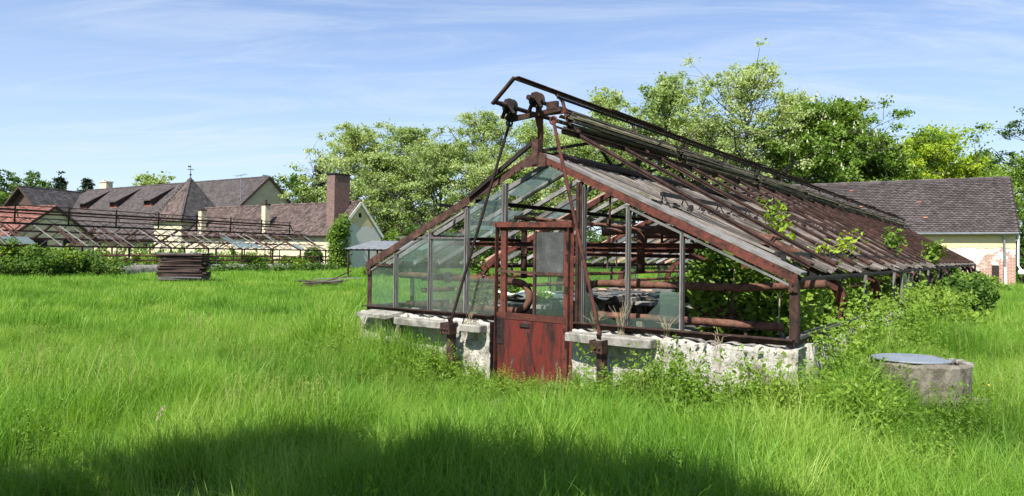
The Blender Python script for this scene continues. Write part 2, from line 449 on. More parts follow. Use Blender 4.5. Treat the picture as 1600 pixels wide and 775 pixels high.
class MB:
    """collects shapes for ONE mesh object"""

    def __init__(self):
        self.v, self.f, self.uv = [], [], {}

    def quad(self, a, b, c, d, uvs=None):
        k = len(self.v)
        self.v += [tuple(a), tuple(b), tuple(c), tuple(d)]
        if uvs:
            self.uv[len(self.f)] = uvs
        self.f.append((k, k + 1, k + 2, k + 3))
        return self

    def poly(self, pts):
        k = len(self.v)
        self.v += [tuple(p) for p in pts]
        self.f.append(tuple(range(k, k + len(pts))))
        return self

    def prism(self, pts, vec):
        """closed polygon swept along vec"""
        k, n = len(self.v), len(pts)
        vec = Vector(vec)
        self.v += [tuple(p) for p in pts] + [tuple(Vector(p) + vec) for p in pts]
        self.f.append(tuple(range(k + n - 1, k - 1, -1)))
        self.f.append(tuple(range(k + n, k + 2 * n)))
        for i in range(n):
            j = (i + 1) % n
            self.f.append((k + i, k + j, k + n + j, k + n + i))
        return self

    def box(self, c, sx, sy, sz, ax=(1, 0, 0), ay=(0, 1, 0), az=(0, 0, 1)):
        c, ax, ay, az = Vector(c), Vector(ax), Vector(ay), Vector(az)
        p = [c - ax * sx / 2 - ay * sy / 2 - az * sz / 2, c + ax * sx / 2 - ay * sy / 2 - az * sz / 2,
             c + ax * sx / 2 + ay * sy / 2 - az * sz / 2, c - ax * sx / 2 + ay * sy / 2 - az * sz / 2]
        return self.prism(p, az * sz)

    def bar(self, a, b, w, h, up=(0, 0, 1), ext=0.0):
        """rectangular bar from a to b: w sideways, h along up"""
        a, b = Vector(a), Vector(b)
        d = norm(b - a)
        a, b = a - d * ext, b + d * ext
        s = d.cross(Vector(up))
        s = norm(s) if s.length > 1e-4 else norm(d.cross(Vector((1, 0, 0.01))))
        t = norm(s.cross(d))
        p = [a - s * w / 2 - t * h / 2, a + s * w / 2 - t * h / 2, a + s * w / 2 + t * h / 2, a - s * w / 2 + t * h / 2]
        return self.prism(p, b - a)

    def angle(self, a, b, w, h, th=0.008, up=(0, 0, 1), flip=1):
        """L section"""
        a, b = Vector(a), Vector(b)
        d = norm(b - a)
        s = norm(d.cross(Vector(up))); t = norm(s.cross(d))
        self.bar(a, b, th, h, up)
        o = s * (w / 2 * flip) + t * (h / 2 - th / 2)
        return self.bar(a + o, b + o, w - th, th, up)

    def tube(self, pts, r, n=8, cap=True):
        pts = [Vector(p) for p in pts]
        rs = r if isinstance(r, (list, tuple)) else [r] * len(pts)
        k0 = len(self.v)
        prev = None
        for i, p in enumerate(pts):
            d = norm((pts[min(i + 1, len(pts) - 1)] - pts[max(i - 1, 0)]))
            if prev is None:
                s = d.cross(Vector((0, 0, 1)))
                if s.length < 0.05:
                    s = d.cross(Vector((1, 0, 0)))
            else:
                s = prev - d * prev.dot(d)
            s = norm(s); prev = s
            t = norm(d.cross(s))
            for j in range(n):
                an = 2 * math.pi * j / n
                self.v.append(tuple(p + (s * math.cos(an) + t * math.sin(an)) * rs[i]))
        for i in range(len(pts) - 1):
            for j in range(n):
                a = k0 + i * n + j; b = k0 + i * n + (j + 1) % n
                self.f.append((a, b, b + n, a + n))
        if cap:
            self.f.append(tuple(k0 + j for j in range(n - 1, -1, -1)))
            e = k0 + (len(pts) - 1) * n
            self.f.append(tuple(e + j for j in range(n)))
        return self

    def disc(self, c, axis, r, th, n=16, hub=None):
        axis = norm(axis); c = Vector(c)
        return self.tube([c - axis * th / 2, c + axis * th / 2], r, n)

    def build(self, name, mat, parent=None, smooth=False, bevel=0.0):
        me = bpy.data.meshes.new(name)
        me.from_pydata(self.v, [], self.f)
        if self.uv:
            ul = me.uv_layers.new(name="UVMap")
            for fi, uvs in self.uv.items():
                for li, uv in zip(me.polygons[fi].loop_indices, uvs):
                    ul.data[li].uv = uv
        me.materials.append(M(mat) if isinstance(mat, str) else mat)
        if smooth:
            me.polygons.foreach_set('use_smooth', [True] * len(me.polygons))
        me.update()
        o = bpy.data.objects.new(name, me)
        COL.objects.link(o)
        if parent is not None:
            o.parent = parent
        if bevel:
            b = o.modifiers.new("bevel", 'BEVEL'); b.width = bevel; b.segments = 1; b.limit_method = 'ANGLE'
        return o


def tag(o, label=None, cat=None, group=None, kind=None):
    if label: o['label'] = label
    if cat: o['category'] = cat
    if group: o['group'] = group
    if kind: o['kind'] = kind
    return o


def empty(name, loc, rz, label, cat, group=None):
    o = bpy.data.objects.new(name, None)
    COL.objects.link(o)
    o.location = loc
    o.rotation_euler = (0, 0, rz)
    o.empty_display_size = 0.3
    return tag(o, label, cat, group)


def fast_mesh(name, verts, faces_flat, n_per, mat, parent=None):
    """mesh of equal polygons from numpy arrays"""
    me = bpy.data.meshes.new(name)
    nv, nf = len(verts), len(faces_flat) // n_per
    me.vertices.add(nv)
    me.vertices.foreach_set('co', verts.astype(np.float32).ravel())
    me.loops.add(len(faces_flat))
    me.loops.foreach_set('vertex_index', faces_flat.astype(np.int32))
    me.polygons.add(nf)
    me.polygons.foreach_set('loop_start', np.arange(0, nf * n_per, n_per, dtype=np.int32))
    me.polygons.foreach_set('loop_total', np.full(nf, n_per, dtype=np.int32))
    me.update(calc_edges=True)
    me.validate()
    me.materials.append(M(mat))
    o = bpy.data.objects.new(name, me)
    COL.objects.link(o)
    if parent is not None:
        o.parent = parent
    return o


def leaf_verts(rng, pts, size, bias=(0, 0, 0.5), aspect=0.6, spread=0.35):
    """leaf shaped quads (folded diamonds) at pts -> verts (4n,3)"""
    n = len(pts)
    d = rng.normal(size=(n, 3)); d /= np.linalg.norm(d, axis=1, keepdims=True)
    nr = rng.normal(size=(n, 3)) + np.array(bias) * 2.0
    nr /= np.linalg.norm(nr, axis=1, keepdims=True)
    a = d - nr * np.sum(d * nr, axis=1, keepdims=True)
    a /= np.linalg.norm(a, axis=1, keepdims=True) + 1e-9
    b = np.cross(nr, a)
    s = size * (1 + spread * rng.normal(size=(n, 1))).clip(0.45, 1.9)
    v = np.empty((n, 4, 3))
    v[:, 0] = pts - a * s * 0.5
    v[:, 1] = pts + b * s * aspect * 0.5 - nr * s * 0.06
    v[:, 2] = pts + a * s * 0.5 - nr * s * 0.10
    v[:, 3] = pts - b * s * aspect * 0.5 - nr * s * 0.06
    return v.reshape(-1, 3)


def leaf_object(name, rng, pts, size, mat, parent=None, **kw):
    v = leaf_verts(rng, np.asarray(pts, float), size, **kw)
    return fast_mesh(name, v, np.arange(len(v)), 4, mat, parent)


# from the photographer's stand: real X for an image column at a given distance, and height for a row
def world_x(px, depth):
    return (px - 800.0) / FPX * depth


def world_z(px, py, depth):
    return EYE + (387.5 + 10.2 + (px - 800) * 0.0134 - py) * depth / FPX

# ------------------------------------------------------------------ greenhouse frame of reference
TH = math.atan2(800, 1075)
GU = Vector((math.sin(TH), math.cos(TH), 0))       # along the house, away from the gable
GN = Vector((GU.y, -GU.x, 0))                      # across the gable, to the right
GO = Vector((0.315, 9.19, 0))
GANG = math.atan2(GN.y, GN.x)
HW, SILL, EAVE, RIDGE, GLEN = 3.31, 0.86, 1.57, 3.09, 36.0


def gw(x, y, z=0.0):
    return GO + GN * x + GU * y + Vector((0, 0, z))


O2 = Vector((-29.5, 39.5, 0))
U2 = Vector((0.48, 0.877, 0)).normalized()
N2 = Vector((U2.y, -U2.x, 0))
ANG2 = math.atan2(N2.y, N2.x)
WELL = Vector((4.72, 7.92, 0))

# ------------------------------------------------------------------ ground
g = MB()
g.quad((-700, -300, 0), (700, -300, 0), (700, 900, 0), (-700, 900, 0))
tag(g.build("ground", "meadow_ground"), kind='structure')


def scatter(name, pts, scl, rot, vid, protos, label, cat):
    """one stuff object: prototypes placed on a cloud of points"""
    n = len(pts)
    me = bpy.data.meshes.new(name)
    me.vertices.add(n)
    me.vertices.foreach_set('co', np.asarray(pts, np.float32).ravel())
    for nm, ty, arr, fld in (('scl', 'FLOAT', scl, 'value'), ('vid', 'INT', vid, 'value'), ('rot', 'FLOAT_VECTOR', rot, 'vector')):
        at = me.attributes.new(nm, ty, 'POINT')
        at.data.foreach_set(fld, np.asarray(arr, np.int32 if ty == 'INT' else np.float32).ravel())
    o = bpy.data.objects.new(name, me)
    COL.objects.link(o)
    pc = bpy.data.collections.new(name + "_kinds")
    for p in protos:
        COL.objects.unlink(p)
        pc.objects.link(p)
    ng = bpy.data.node_groups.new(name + "_nodes", 'GeometryNodeTree')
    ng.interface.new_socket("Geometry", in_out='INPUT', socket_type='NodeSocketGeometry')
    ng.interface.new_socket("Geometry", in_out='OUTPUT', socket_type='NodeSocketGeometry')
    n_, l_ = ng.nodes, ng.links
    gi, go = n_.new("NodeGroupInput"), n_.new("NodeGroupOutput")
    ci = n_.new("GeometryNodeCollectionInfo")
    ci.inputs['Collection'].default_value = pc
    ci.inputs['Separate Children'].default_value = True
    ci.inputs['Reset Children'].default_value = True
    ip = n_.new("GeometryNodeInstanceOnPoints")
    ip.inputs['Pick Instance'].default_value = True

    def attr(nm, ty):
        a = n_.new("GeometryNodeInputNamedAttribute"); a.data_type = ty
        a.inputs['Name'].default_value = nm
        return a.outputs['Attribute']
    l_.new(gi.outputs[0], ip.inputs['Points'])
    l_.new(ci.outputs[0], ip.inputs['Instance'])
    l_.new(attr('vid', 'INT'), ip.inputs['Instance Index'])
    l_.new(attr('rot', 'FLOAT_VECTOR'), ip.inputs['Rotation'])
    l_.new(attr('scl', 'FLOAT'), ip.inputs['Scale'])
    l_.new(ip.outputs[0], go.inputs[0])
    md = o.modifiers.new("scatter", 'NODES')
    md.node_group = ng
    return tag(o, label, cat, kind='stuff')


def grass_tuft(seed, blades, radius, h, w, lean):
    """blades as bent tapering strips: three quads' worth of corners each"""
    rng = np.random.default_rng(seed)
    V, Fc = [], []
    for _ in range(blades):
        a = rng.uniform(0, 2 * math.pi); r = radius * math.sqrt(rng.uniform())
        bx, by = r * math.cos(a), r * math.sin(a)
        hh = h * rng.uniform(0.45, 1.15)
        da = rng.uniform(0, 2 * math.pi)
        ln = lean * hh * rng.uniform(0.1, 1.4) ** 1.4
        dx, dy = math.cos(da), math.sin(da)
        ta = da + math.pi / 2 + rng.uniform(-0.8, 0.8)
        wx, wy = math.cos(ta) * w / 2, math.sin(ta) * w / 2
        k = len(V)
        for t, ws in ((0, 0.9), (0.4, 1.0), (0.75, 0.7), (1.0, 0.12)):
            cx = bx + dx * ln * t * t; cy = by + dy * ln * t * t
            z = hh * (t - 0.22 * (ln / hh) * t * t)
            V.append((cx - wx * ws, cy - wy * ws, z)); V.append((cx + wx * ws, cy + wy * ws, z))
        for i in range(3):
            Fc += [k + 2 * i, k + 2 * i + 1, k + 2 * i + 3, k + 2 * i + 2]
    return fast_mesh("grass_tuft", np.array(V), np.array(Fc), 4, "grass_blade")


def weed_plant(seed, h, n_stem, leaf, mat="weed_leaf"):
    rng = np.random.default_rng(seed)
    P = []
    mb = MB()
    for _ in range(n_stem):
        a = rng.uniform(0, 2 * math.pi); ln = rng.uniform(0.05, 0.5) * h
        hh = h * rng.uniform(0.5, 1.1)
        b = rng.normal(size=2) * 0.05
        for t in np.arange(0.18, 1.0, 0.055 / max(h, .3) * 0.55):
            c = np.array([b[0] + math.cos(a) * ln * t * t, b[1] + math.sin(a) * ln * t * t, hh * t])
            for _k in range(rng.integers(2, 5)):
                P.append(c + rng.normal(size=3) * np.array([leaf, leaf, leaf * 0.4]) * 0.75)
    return leaf_object("weed_plant", rng, P, leaf, mat, bias=(0, 0, 0.6), aspect=0.42)


FORBID_RECT = [(GO, GN, GU, -HW - .12, HW + .12, -0.10, GLEN + .1), (O2, N2, U2, -3.5, 3.35, -10, 24.5)]


def clear_of_things(x, y):
    """mask: true where the meadow grows"""
    ok = np.ones(len(x), bool)
    for o, nx, uy, a, b, c, d in FORBID_RECT:
        lx = (x - o.x) * nx.x + (y - o.y) * nx.y
        ly = (x - o.x) * uy.x + (y - o.y) * uy.y
        ok &= ~((lx > a) & (lx < b) & (ly > c) & (ly < d))
    ok &= (x - WELL.x) ** 2 + (y - WELL.y) ** 2 > 0.56 ** 2
    return ok


def ring(seed, y0, y1, dens, side=0.86):
    """random points in the part of the meadow in sight between two distances"""
    rng = np.random.default_rng(seed)
    n = int(dens * (y1 - y0) * (y0 + y1) * side)
    y = np.sqrt(rng.uniform(y0 * y0, y1 * y1, n))
    x = rng.uniform(-1, 1, n) * (y * side + 1.0)
    return x, y, rng


def lay(name, rings, protos, label, cat="grass"):
    X, Y, S, Vd, Rt = [], [], [], [], []
    base = 0
    for (x, y, rng, s0, s1, nv, thin) in rings:
        m = clear_of_things(x, y)
        patch = 0.5 + 0.28 * np.sin(x * 0.9 + 1.3 * np.sin(y * 0.5)) + 0.26 * np.sin(y * 1.1 + x * 0.45 + 2) + 0.2 * np.sin(x * 2.7 - y * 1.9)
        m &= rng.uniform(size=len(x)) < np.clip(patch + thin, 0.1, 1)
        x, y, patch = x[m], y[m], patch[m]
        X.append(x); Y.append(y); near_ = y < 6.2
        S.append(rng.uniform(s0, s1, len(x)) * (0.66 + 0.52 * np.clip(patch, 0, 1)))
        Vd.append(base + np.where((rng.uniform(size=len(x)) < .045) & ~(near_ & (nv == 5)), nv - 1, rng.integers(0, nv - (nv == 5), len(x))))
        gx = (x - GO.x) * GN.x + (y - GO.y) * GN.y; gy = (x - GO.x) * GU.x + (y - GO.y) * GU.y
        tall = np.exp(-((np.minimum(gy, 0) + .15) / .9) ** 2) * (gy < 0) * ((gx < -1.4) * .75 + ((gx >= -1.4) & (gx < -.7)) * .25 + (gx > 3.3) * .25) * (np.abs(gx) < 4.2)
        tall += np.exp(-((gx - HW - .3) / .8) ** 2) * (gx > HW) * (gy > -.5) * .35
        tall -= .42 * ((gx > -.95) & (gx < .85) & (gy < 0) & (gy > -1.5)) + .22 * ((gx >= .85) & (gx < 3.3) & (gy < 0) & (gy > -1.1))
        S[-1] *= 1 + tall
        r = np.zeros((len(x), 3)); r[:, 2] = rng.uniform(0, 6.28, len(x)); r[:, :2] = rng.normal(0, 0.08, (len(x), 2))
        Rt.append(r)
        base += nv
    x, y = np.concatenate(X), np.concatenate(Y)
    return scatter(name, np.stack([x, y, np.zeros_like(x)], 1), np.concatenate(S), np.concatenate(Rt), np.concatenate(Vd), protos, label, cat)


near = [grass_tuft(10 + i, 50, 0.17, 0.36 + 0.045 * i, 0.0045, 0.35 + 0.2 * i) for i in range(4)]


def stalk_tuft(seed, n, h):
    """flowering grass: thin pale stems with a loose seed head"""
    rng = np.random.default_rng(seed)
    V = []
    for _ in range(n):
        b = np.array([rng.normal() * .12, rng.normal() * .12, 0]); a = rng.uniform(0, 6.28); ln = rng.uniform(.02, .18); hh = h * rng.uniform(.7, 1.15)
        d = np.array([math.cos(a), math.sin(a), 0]); t_ = np.array([-d[1], d[0], 0]) * .0016
        p1 = b + d * ln * .4 + [0, 0, hh * .6]; p2 = b + d * ln + [0, 0, hh]
        V += [b - t_, b + t_, p1 + t_, p1 - t_, p1 - t_, p1 + t_, p2 + t_, p2 - t_]
        for k in range(9):
            q = p1 + (p2 - p1) * (.55 + .5 * k / 9) + rng.normal(size=3) * .008
            e = rng.normal(size=3); e /= np.linalg.norm(e); f = np.cross(e, [0, 0, 1.]) * .3
            V += [q - e * .008, q - f * .010, q + e * .008 + [0, 0, .006], q + f * .010]
    V = np.array(V)
    return fast_mesh("stalk_tuft", V, np.arange(len(V)), 4, "seed_head")


near.append(stalk_tuft(15, 16, .52))
mid = [grass_tuft(20 + i, 60, 0.30, 0.38, 0.009, 0.48) for i in range(3)]
far = [grass_tuft(30 + i, 110, 0.75, 0.36, 0.020, 0.7) for i in range(3)]
rx, ry, rr = ring(1, 2.6, 13, 78)
mx_, my_, mr_ = ring(2, 12.5, 32, 17)
fx_, fy_, fr_ = ring(3, 31, 95, 3.0)
# names sort the picks, so keep the three rings in order
for i, p in enumerate(near + mid + far):
    p.name = "tuft_%02d" % i
lay("meadow_grass", [(rx, ry, rr, 0.75, 1.2, 5, 0.35), (mx_, my_, mr_, 0.75, 1.25, 3, 0.4), (fx_, fy_, fr_, 0.8, 1.2, 3, 0.5)],
    near + mid + far, "long uncut green meadow grass around the ruined greenhouses", "grass")

# leafy weeds mixed into the near grass and crowding the foot of the walls
wp = [weed_plant(50, 0.36, 6, 0.034), weed_plant(51, 0.52, 7, 0.038), weed_plant(52, 0.44, 8, 0.030), weed_plant(53, 0.66, 7, 0.044), weed_plant(54, 0.30, 5, 0.085, "leaf_bright")]
for i, p in enumerate(wp):
    p.name = "weed_%02d" % i
rng = np.random.default_rng(77)
W = []
for _ in range(330):                                     # along the front gable
    W.append((gw(rng.uniform(-3.6, 3.9), -0.35 - abs(rng.normal(0, 0.45)), 0), rng.uniform(0.6, 1.15)))
for _ in range(700):                                     # along the right side wall
    y = rng.uniform(-0.4, 20)
    W.append((gw(HW + 0.16 + abs(rng.normal(0, 0.30)), y, 0), rng.uniform(0.9, 1.4)))
for _ in range(240):                                     # between wall and well
    W.append((gw(HW + rng.uniform(-0.35, 0.95), rng.uniform(-0.9, 1.1), 0), rng.uniform(0.8, 1.35)))
for _ in range(120):                                      # a taller clump before the right half of the front wall
    W.append((gw(rng.uniform(1.6, 3.6), -.33 - abs(rng.normal(0, .35)), 0), rng.uniform(.9, 1.55)))
for _ in range(90):                                      # round the well
    a = rng.uniform(0, 6.28)
    W.append((WELL + Vector((math.cos(a), math.sin(a), 0)) * (0.62 + abs(rng.normal(0, 0.15))), rng.uniform(0.5, 0.9)))
for _ in range(2100):                                     # loose in the meadow
    yy = math.sqrt(rng.uniform(3.2 ** 2, 16 ** 2))
    xx = rng.uniform(-0.8, 0.8) * yy
    if rng.uniform() < (0.85 if xx > -0.2 else 0.5):
        W.append((Vector((xx + .5 * math.sin(yy * 3 + xx * 2), yy, 0)), rng.uniform(0.4, 0.95)))
for _ in range(170):                                     # along the left side wall
    W.append((gw(-HW - 0.2 - abs(rng.normal(0, 0.25)), rng.uniform(-0.3, 12), 0), rng.uniform(0.5, 0.9)))
px_ = np.array([w[0][:] for w in W]); sc_ = np.array([w[1] for w in W])
ok = clear_of_things(px_[:, 0], px_[:, 1])
near_door = np.array([abs((Vector(p) - GO).dot(GN)) < 0.75 and -1.2 < (Vector(p) - GO).dot(GU) < 0 for p in px_])
sc_ = np.where(near_door, sc_ * 0.5, sc_ * .85)
px_, sc_ = px_[ok], sc_[ok]
rt = np.zeros((len(px_), 3)); rt[:, 2] = rng.uniform(0, 6.28, len(px_))
scatter("weeds", px_, sc_, rt, rng.integers(0, 5, len(px_)), wp, "leafy green weeds crowding the foot of the greenhouse walls", "weeds")

# ------------------------------------------------------------------ trees
def make_tree(name, label, cat, x, y, H, crown_r, crown_base, leaf, mat, seed, n_limb=22, n_clump=4, per=60,
              clump_r=0.8, up=0.55, prof='round', group=None, leader=0.0, lean=(0, 0), flowers=None, trunk_r=None):
    rng = np.random.default_rng(seed)
    root = empty(name, (x, y, 0), 0, label, cat, group)
    tr = MB()
    rt_ = trunk_r or H * 0.016
    pts, rad = [], []
    for i in range(8):
        t = i / 7
        pts.append(Vector((lean[0] * t + rng.normal() * 0.02 * H * t * 0.5, lean[1] * t + rng.normal() * 0.02 * H * t * 0.5, H * 0.94 * t)))
        rad.append(rt_ * (1 - t) ** 0.8 + 0.03)
    tr.tube(pts, rad, 7)
    tips = []

    def trunk_at(z):
        t = min(max(z / (H * 0.94), 0), 0.999) * 7
        i = int(t)
        return pts[i].lerp(pts[i + 1], t - i)
    ga = rng.uniform(0, 6.28)
    for i in range(n_limb):
        q = (i + rng.uniform(0.1, 0.9)) / n_limb
        z0 = crown_base * 0.75 + (H * 0.9 - crown_base * 0.75) * q
        if prof == 'round':
            L = crown_r * min(1.0, 0.62 + 1.6 * q) * (1 - max(0, q - 0.25) / 0.75 * 0.72) ** 0.9
        elif prof == 'cone':
            L = crown_r * (1 - q) + 0.25
        else:
            L = crown_r * (0.9 - 0.45 * q)
        L *= rng.uniform(0.72, 1.2)
        ga += 2.4 + rng.normal() * 0.35
        el = (up * (0.5 + 0.9 * q) + rng.normal() * 0.15) if prof != 'cone' else (-0.18 + 0.35 * q + rng.normal() * 0.06)
        d = Vector((math.cos(ga) * math.cos(el), math.sin(ga) * math.cos(el), math.sin(el)))
        s = trunk_at(z0)
        e = s + d * L
        if e.z > H: e.z = H - rng.uniform(0, 0.5)
        m_ = s.lerp(e, 0.5) + Vector((rng.normal(), rng.normal(), -0.4)) * L * 0.07
        r0 = rt_ * (1 - q) * 0.42 + 0.03
        tr.tube([s, m_, e], [r0, r0 * 0.6, 0.02], 5)
        ncl = max(2, int(round(n_clump * (0.55 + 0.6 * L / crown_r))))
        for k in range(ncl):
            f = 0.30 + 0.75 * (k + rng.uniform(0.1, 0.9)) / ncl
            c = s.lerp(m_, f * 2) if f < 0.5 else m_.lerp(e, f * 2 - 1)
            sp = L * (0.26 if prof != 'cone' else 0.12)
            off = Vector((rng.normal() * sp, rng.normal() * sp, rng.normal() * sp * 0.55 + (0.12 * L if prof != 'cone' else -0.05 * L)))
            tip = c + off
            tip.z = min(tip.z, H)
            tr.tube([c, tip], [max(0.015, r0 * 0.35), 0.01], 4, cap=False)
            tips.append((tip, 1.0))
    for k in range(int(6 + leader * 6)):
        t = rng.uniform(0.80, 1.0)
        p = trunk_at(H * 0.94 * t) + Vector((rng.normal(), rng.normal(), 0)) * 0.35 * (1.05 - t) * crown_r
        p.z = H * t
        tips.append((p, 0.6))
    P = []
    for tip, w in tips:
        n = int(per * w * rng.uniform(0.6, 1.4))
        cr = clump_r * rng.uniform(0.65, 1.3) * (0.6 + 0.4 * w)
        o = rng.normal(size=(n, 3))
        o *= (np.abs(rng.normal(size=(n, 1))) ** 0.6 * 0.62 * cr) / np.linalg.norm(o, axis=1, keepdims=True)
        o[:, 2] *= 0.62
        P.append(np.array(tip[:]) + o)
    P = np.concatenate(P)
    P = P[P[:, 2] > 0.2]
    tr.build("trunk", "bark", root)
    leaf_object("crown", rng, P, leaf, mat, root, bias=(-0.15, -0.2, 0.45), aspect=0.62)
    if flowers:
        cand = None
        order = sorted(tips, key=lambda tp: tp[0].y + tp[0].x * .3 - tp[0].z * .35)[:int(flowers * 160)]
        rng.shuffle(order)
        for tip, w in order[:int(flowers * 130)]:
            if cand is None:
                fm = MB()
                fm.tube([(rng.normal() * .01, rng.normal() * .01, .36 * t) for t in np.linspace(0, 1, 9)], [.02] + [(.085 if k % 2 else .055) * (1.1 - k / 8) for k in range(1, 8)] + [.008], 7)
                cand = fm.build("flower_candle", "petal_white", root)
                c = cand
            else:
                c = cand.copy(); COL.objects.link(c)
            c.location = tip + Vector((rng.normal() * .4 - .2, -.55 + rng.normal() * .3, .35 + rng.normal() * .2))
            c.scale = [rng.uniform(.7, 1.15)] * 3
    return root


def vtree(name, label, cat, px, top, depth, width, base_row, leaf, mat, seed, **kw):
    """tree standing where the photo shows it: column, top row, distance and crown width in the photo's pixels"""
    X, H = world_x(px, depth), world_z(px, top, depth)
    return make_tree(name, label, cat, X, depth, H, width / FPX * depth / 2 * kw.pop('wide', 1.75 if kw.get('prof') != 'cone' else 1.15), max(0.8, world_z(px, base_row, depth)), leaf, mat, seed, **kw)


PALE = dict(mat="leaf_pale", up=0.75)
BACK = "pale green trees standing behind the greenhouses"
for i, (px, top, dep, wd, base, label, lead) in enumerate([
        (556, 203, 92, 120, 360, "pale green tree rising right behind the brick chimney", .5),
        (638, 205, 96, 120, 360, "pale green tree between the brick chimney tree and the greenhouse rods", .6),
        (600, 248, 84, 120, 372, "lower pale green tree just right of the brick chimney", .2),
        (690, 232, 82, 130, 372, "lower pale green tree behind the left end of the front gable", .2),
        (752, 182, 94, 130, 355, "tall pale green tree behind the left iron tie rod", .8),
        (836, 196, 88, 130, 365, "pale green tree behind the greenhouse ridge post", .3),
        (800, 262, 78, 120, 376, "low pale green tree seen through the top of the front gable", .1),
        (944, 138, 80, 78, 330, "slender pale green tree tip poking above the iron ridge walkway", 1.2),
        (895, 214, 84, 120, 365, "pale green tree seen through the braces under the ridge walkway", .3),
        (1038, 118, 72, 110, 330, "pale green tree with a pointed top above the middle of the ridge walkway", 1.2),
        (990, 205, 78, 130, 350, "low pale green tree seen under the middle of the ridge walkway", .3),
        (1098, 190, 70, 110, 340, "pale green tree filling the gap left of the tallest tree", .3)]):
    vtree("broadleaf_tree", label, "tree", px, top, dep, wd, base, 0.25, seed=100 + i, n_limb=36, n_clump=9, per=90,
          clump_r=1.2, group=BACK, leader=lead, prof='round', **PALE)
vtree("broadleaf_tree", "tallest loose pale tree above the right half of the greenhouse roof", "tree", 1163, 104, 62, 165, 300, 0.21, seed=131,
      n_limb=38, n_clump=7, per=85, clump_r=1.0, leader=1.0, group=BACK, **PALE)
vtree("broadleaf_tree", "pale tree leaning against the flowering chestnut", "tree", 1235, 145, 64, 120, 300, 0.21, seed=132,
      wide=1.4, n_limb=32, n_clump=8, per=90, clump_r=1.05, leader=.6, group=BACK, **PALE)
vtree("chestnut_tree", "green horse chestnut covered in white flower candles behind the right roof", "tree", 1290, 165, 60, 190, 310, 0.26,
      "leaf_bright", 133, wide=1.2, n_limb=36, n_clump=9, per=120, clump_r=1.15, flowers=0.7)
vtree("broadleaf_tree", "dark green tree rising behind the flowering chestnut", "tree", 1308, 155, 72, 130, 330, 0.27,
      "leaf_dark", 134, wide=1.15, n_limb=32, n_clump=8, per=120, clump_r=1.25)
vtree("chestnut_tree", "low flowering chestnut over the left end of the barn ridge", "tree", 1372, 238, 62, 100, 320, 0.24,
      "leaf_bright", 135, wide=1.3, n_limb=26, n_clump=7, per=110, clump_r=1.05, flowers=0.25)
vtree("broadleaf_tree", "yellow green maple over the middle of the barn ridge", "tree", 1452, 206, 66, 150, 330, 0.24,
      "leaf_yellow", 136, wide=1.35, n_limb=32, n_clump=8, per=120, clump_r=1.2)
vtree("broadleaf_tree", "yellow green maple over the right half of the barn ridge", "tree", 1525, 246, 68, 120, 330, 0.24,
      "leaf_yellow", 137, wide=1.2, n_limb=28, n_clump=7, per=110, clump_r=1.15)
vtree("broadleaf_tree", "fresh green tree between the chestnut and the yellow maple", "tree", 1412, 240, 74, 110, 330, 0.27,
      "leaf_bright", 138, wide=1.3, n_limb=28, n_clump=7, per=115, clump_r=1.15)
vtree("broadleaf_tree", "dark tree cut off by the right edge of the picture", "tree", 1622, 160, 58, 120, 330, 0.22,
      "leaf_dark", 139, n_limb=24, n_clump=5, per=60, clump_r=0.8)
vtree("broadleaf_tree", "bushy green tree right of the barn gable", "tree", 1650, 236, 52, 150, 440, 0.22,
      "leaf_bright", 140, n_limb=32, n_clump=7, per=120, clump_r=1.1)
# far left
for i, (px, top, dep, wd, label, mt) in enumerate([
        (8, 268, 135, 60, "leftmost tree behind the long tiled house", "leaf_mid"),
        (44, 264, 140, 44, "slim tree second from the left behind the tiled house", "leaf_mid"),
        (66, 284, 138, 40, "small tree left of the two dark spruces", "leaf_mid"),
        (10, 305, 120, 70, "low green tree left of the dark timber gable", "leaf_bright")]):
    vtree("broadleaf_tree", label, "tree", px, top, dep, wd, 345, 0.42, mt, 150 + i, n_limb=18, n_clump=5, per=40, clump_r=1.1)
vtree("spruce_tree", "left one of two dark spruces behind the tiled house", "tree", 92, 264, 128, 44, 340, 0.42, "needle", 160, n_limb=70, n_clump=5, per=26, clump_r=0.9, prof='cone')
vtree("spruce_tree", "right one of two dark spruces beside the house chimney", "tree", 133, 268, 132, 40, 340, 0.42, "needle", 161, n_limb=70, n_clump=5, per=26, clump_r=0.9, prof='cone')
vtree("chestnut_tree", "pale flowering chestnut crown above the long ridge", "tree", 236, 276, 125, 62, 320, 0.42, "leaf_pale", 162, n_limb=18, n_clump=5, per=50, clump_r=1.2, flowers=.25)
vtree("birch_tree", "thin hazy green birch right of the yellow gable", "tree", 457, 271, 125, 54, 330, 0.4, "leaf_mid", 163, n_limb=22, n_clump=5, per=42, clump_r=1.1, leader=.8)
vtree("spruce_tree", "dark conifer left of the brick chimney", "tree", 500, 243, 104, 74, 345, 0.38, "needle", 164, n_limb=54, n_clump=5, per=26, clump_r=1.1, prof='cone')
vtree("broadleaf_tree", "green tree below the dark conifer behind the shed roof", "tree", 478, 296, 96, 70, 345, 0.3, "leaf_mid", 165, n_limb=18, n_clump=5, per=60, clump_r=1.1)


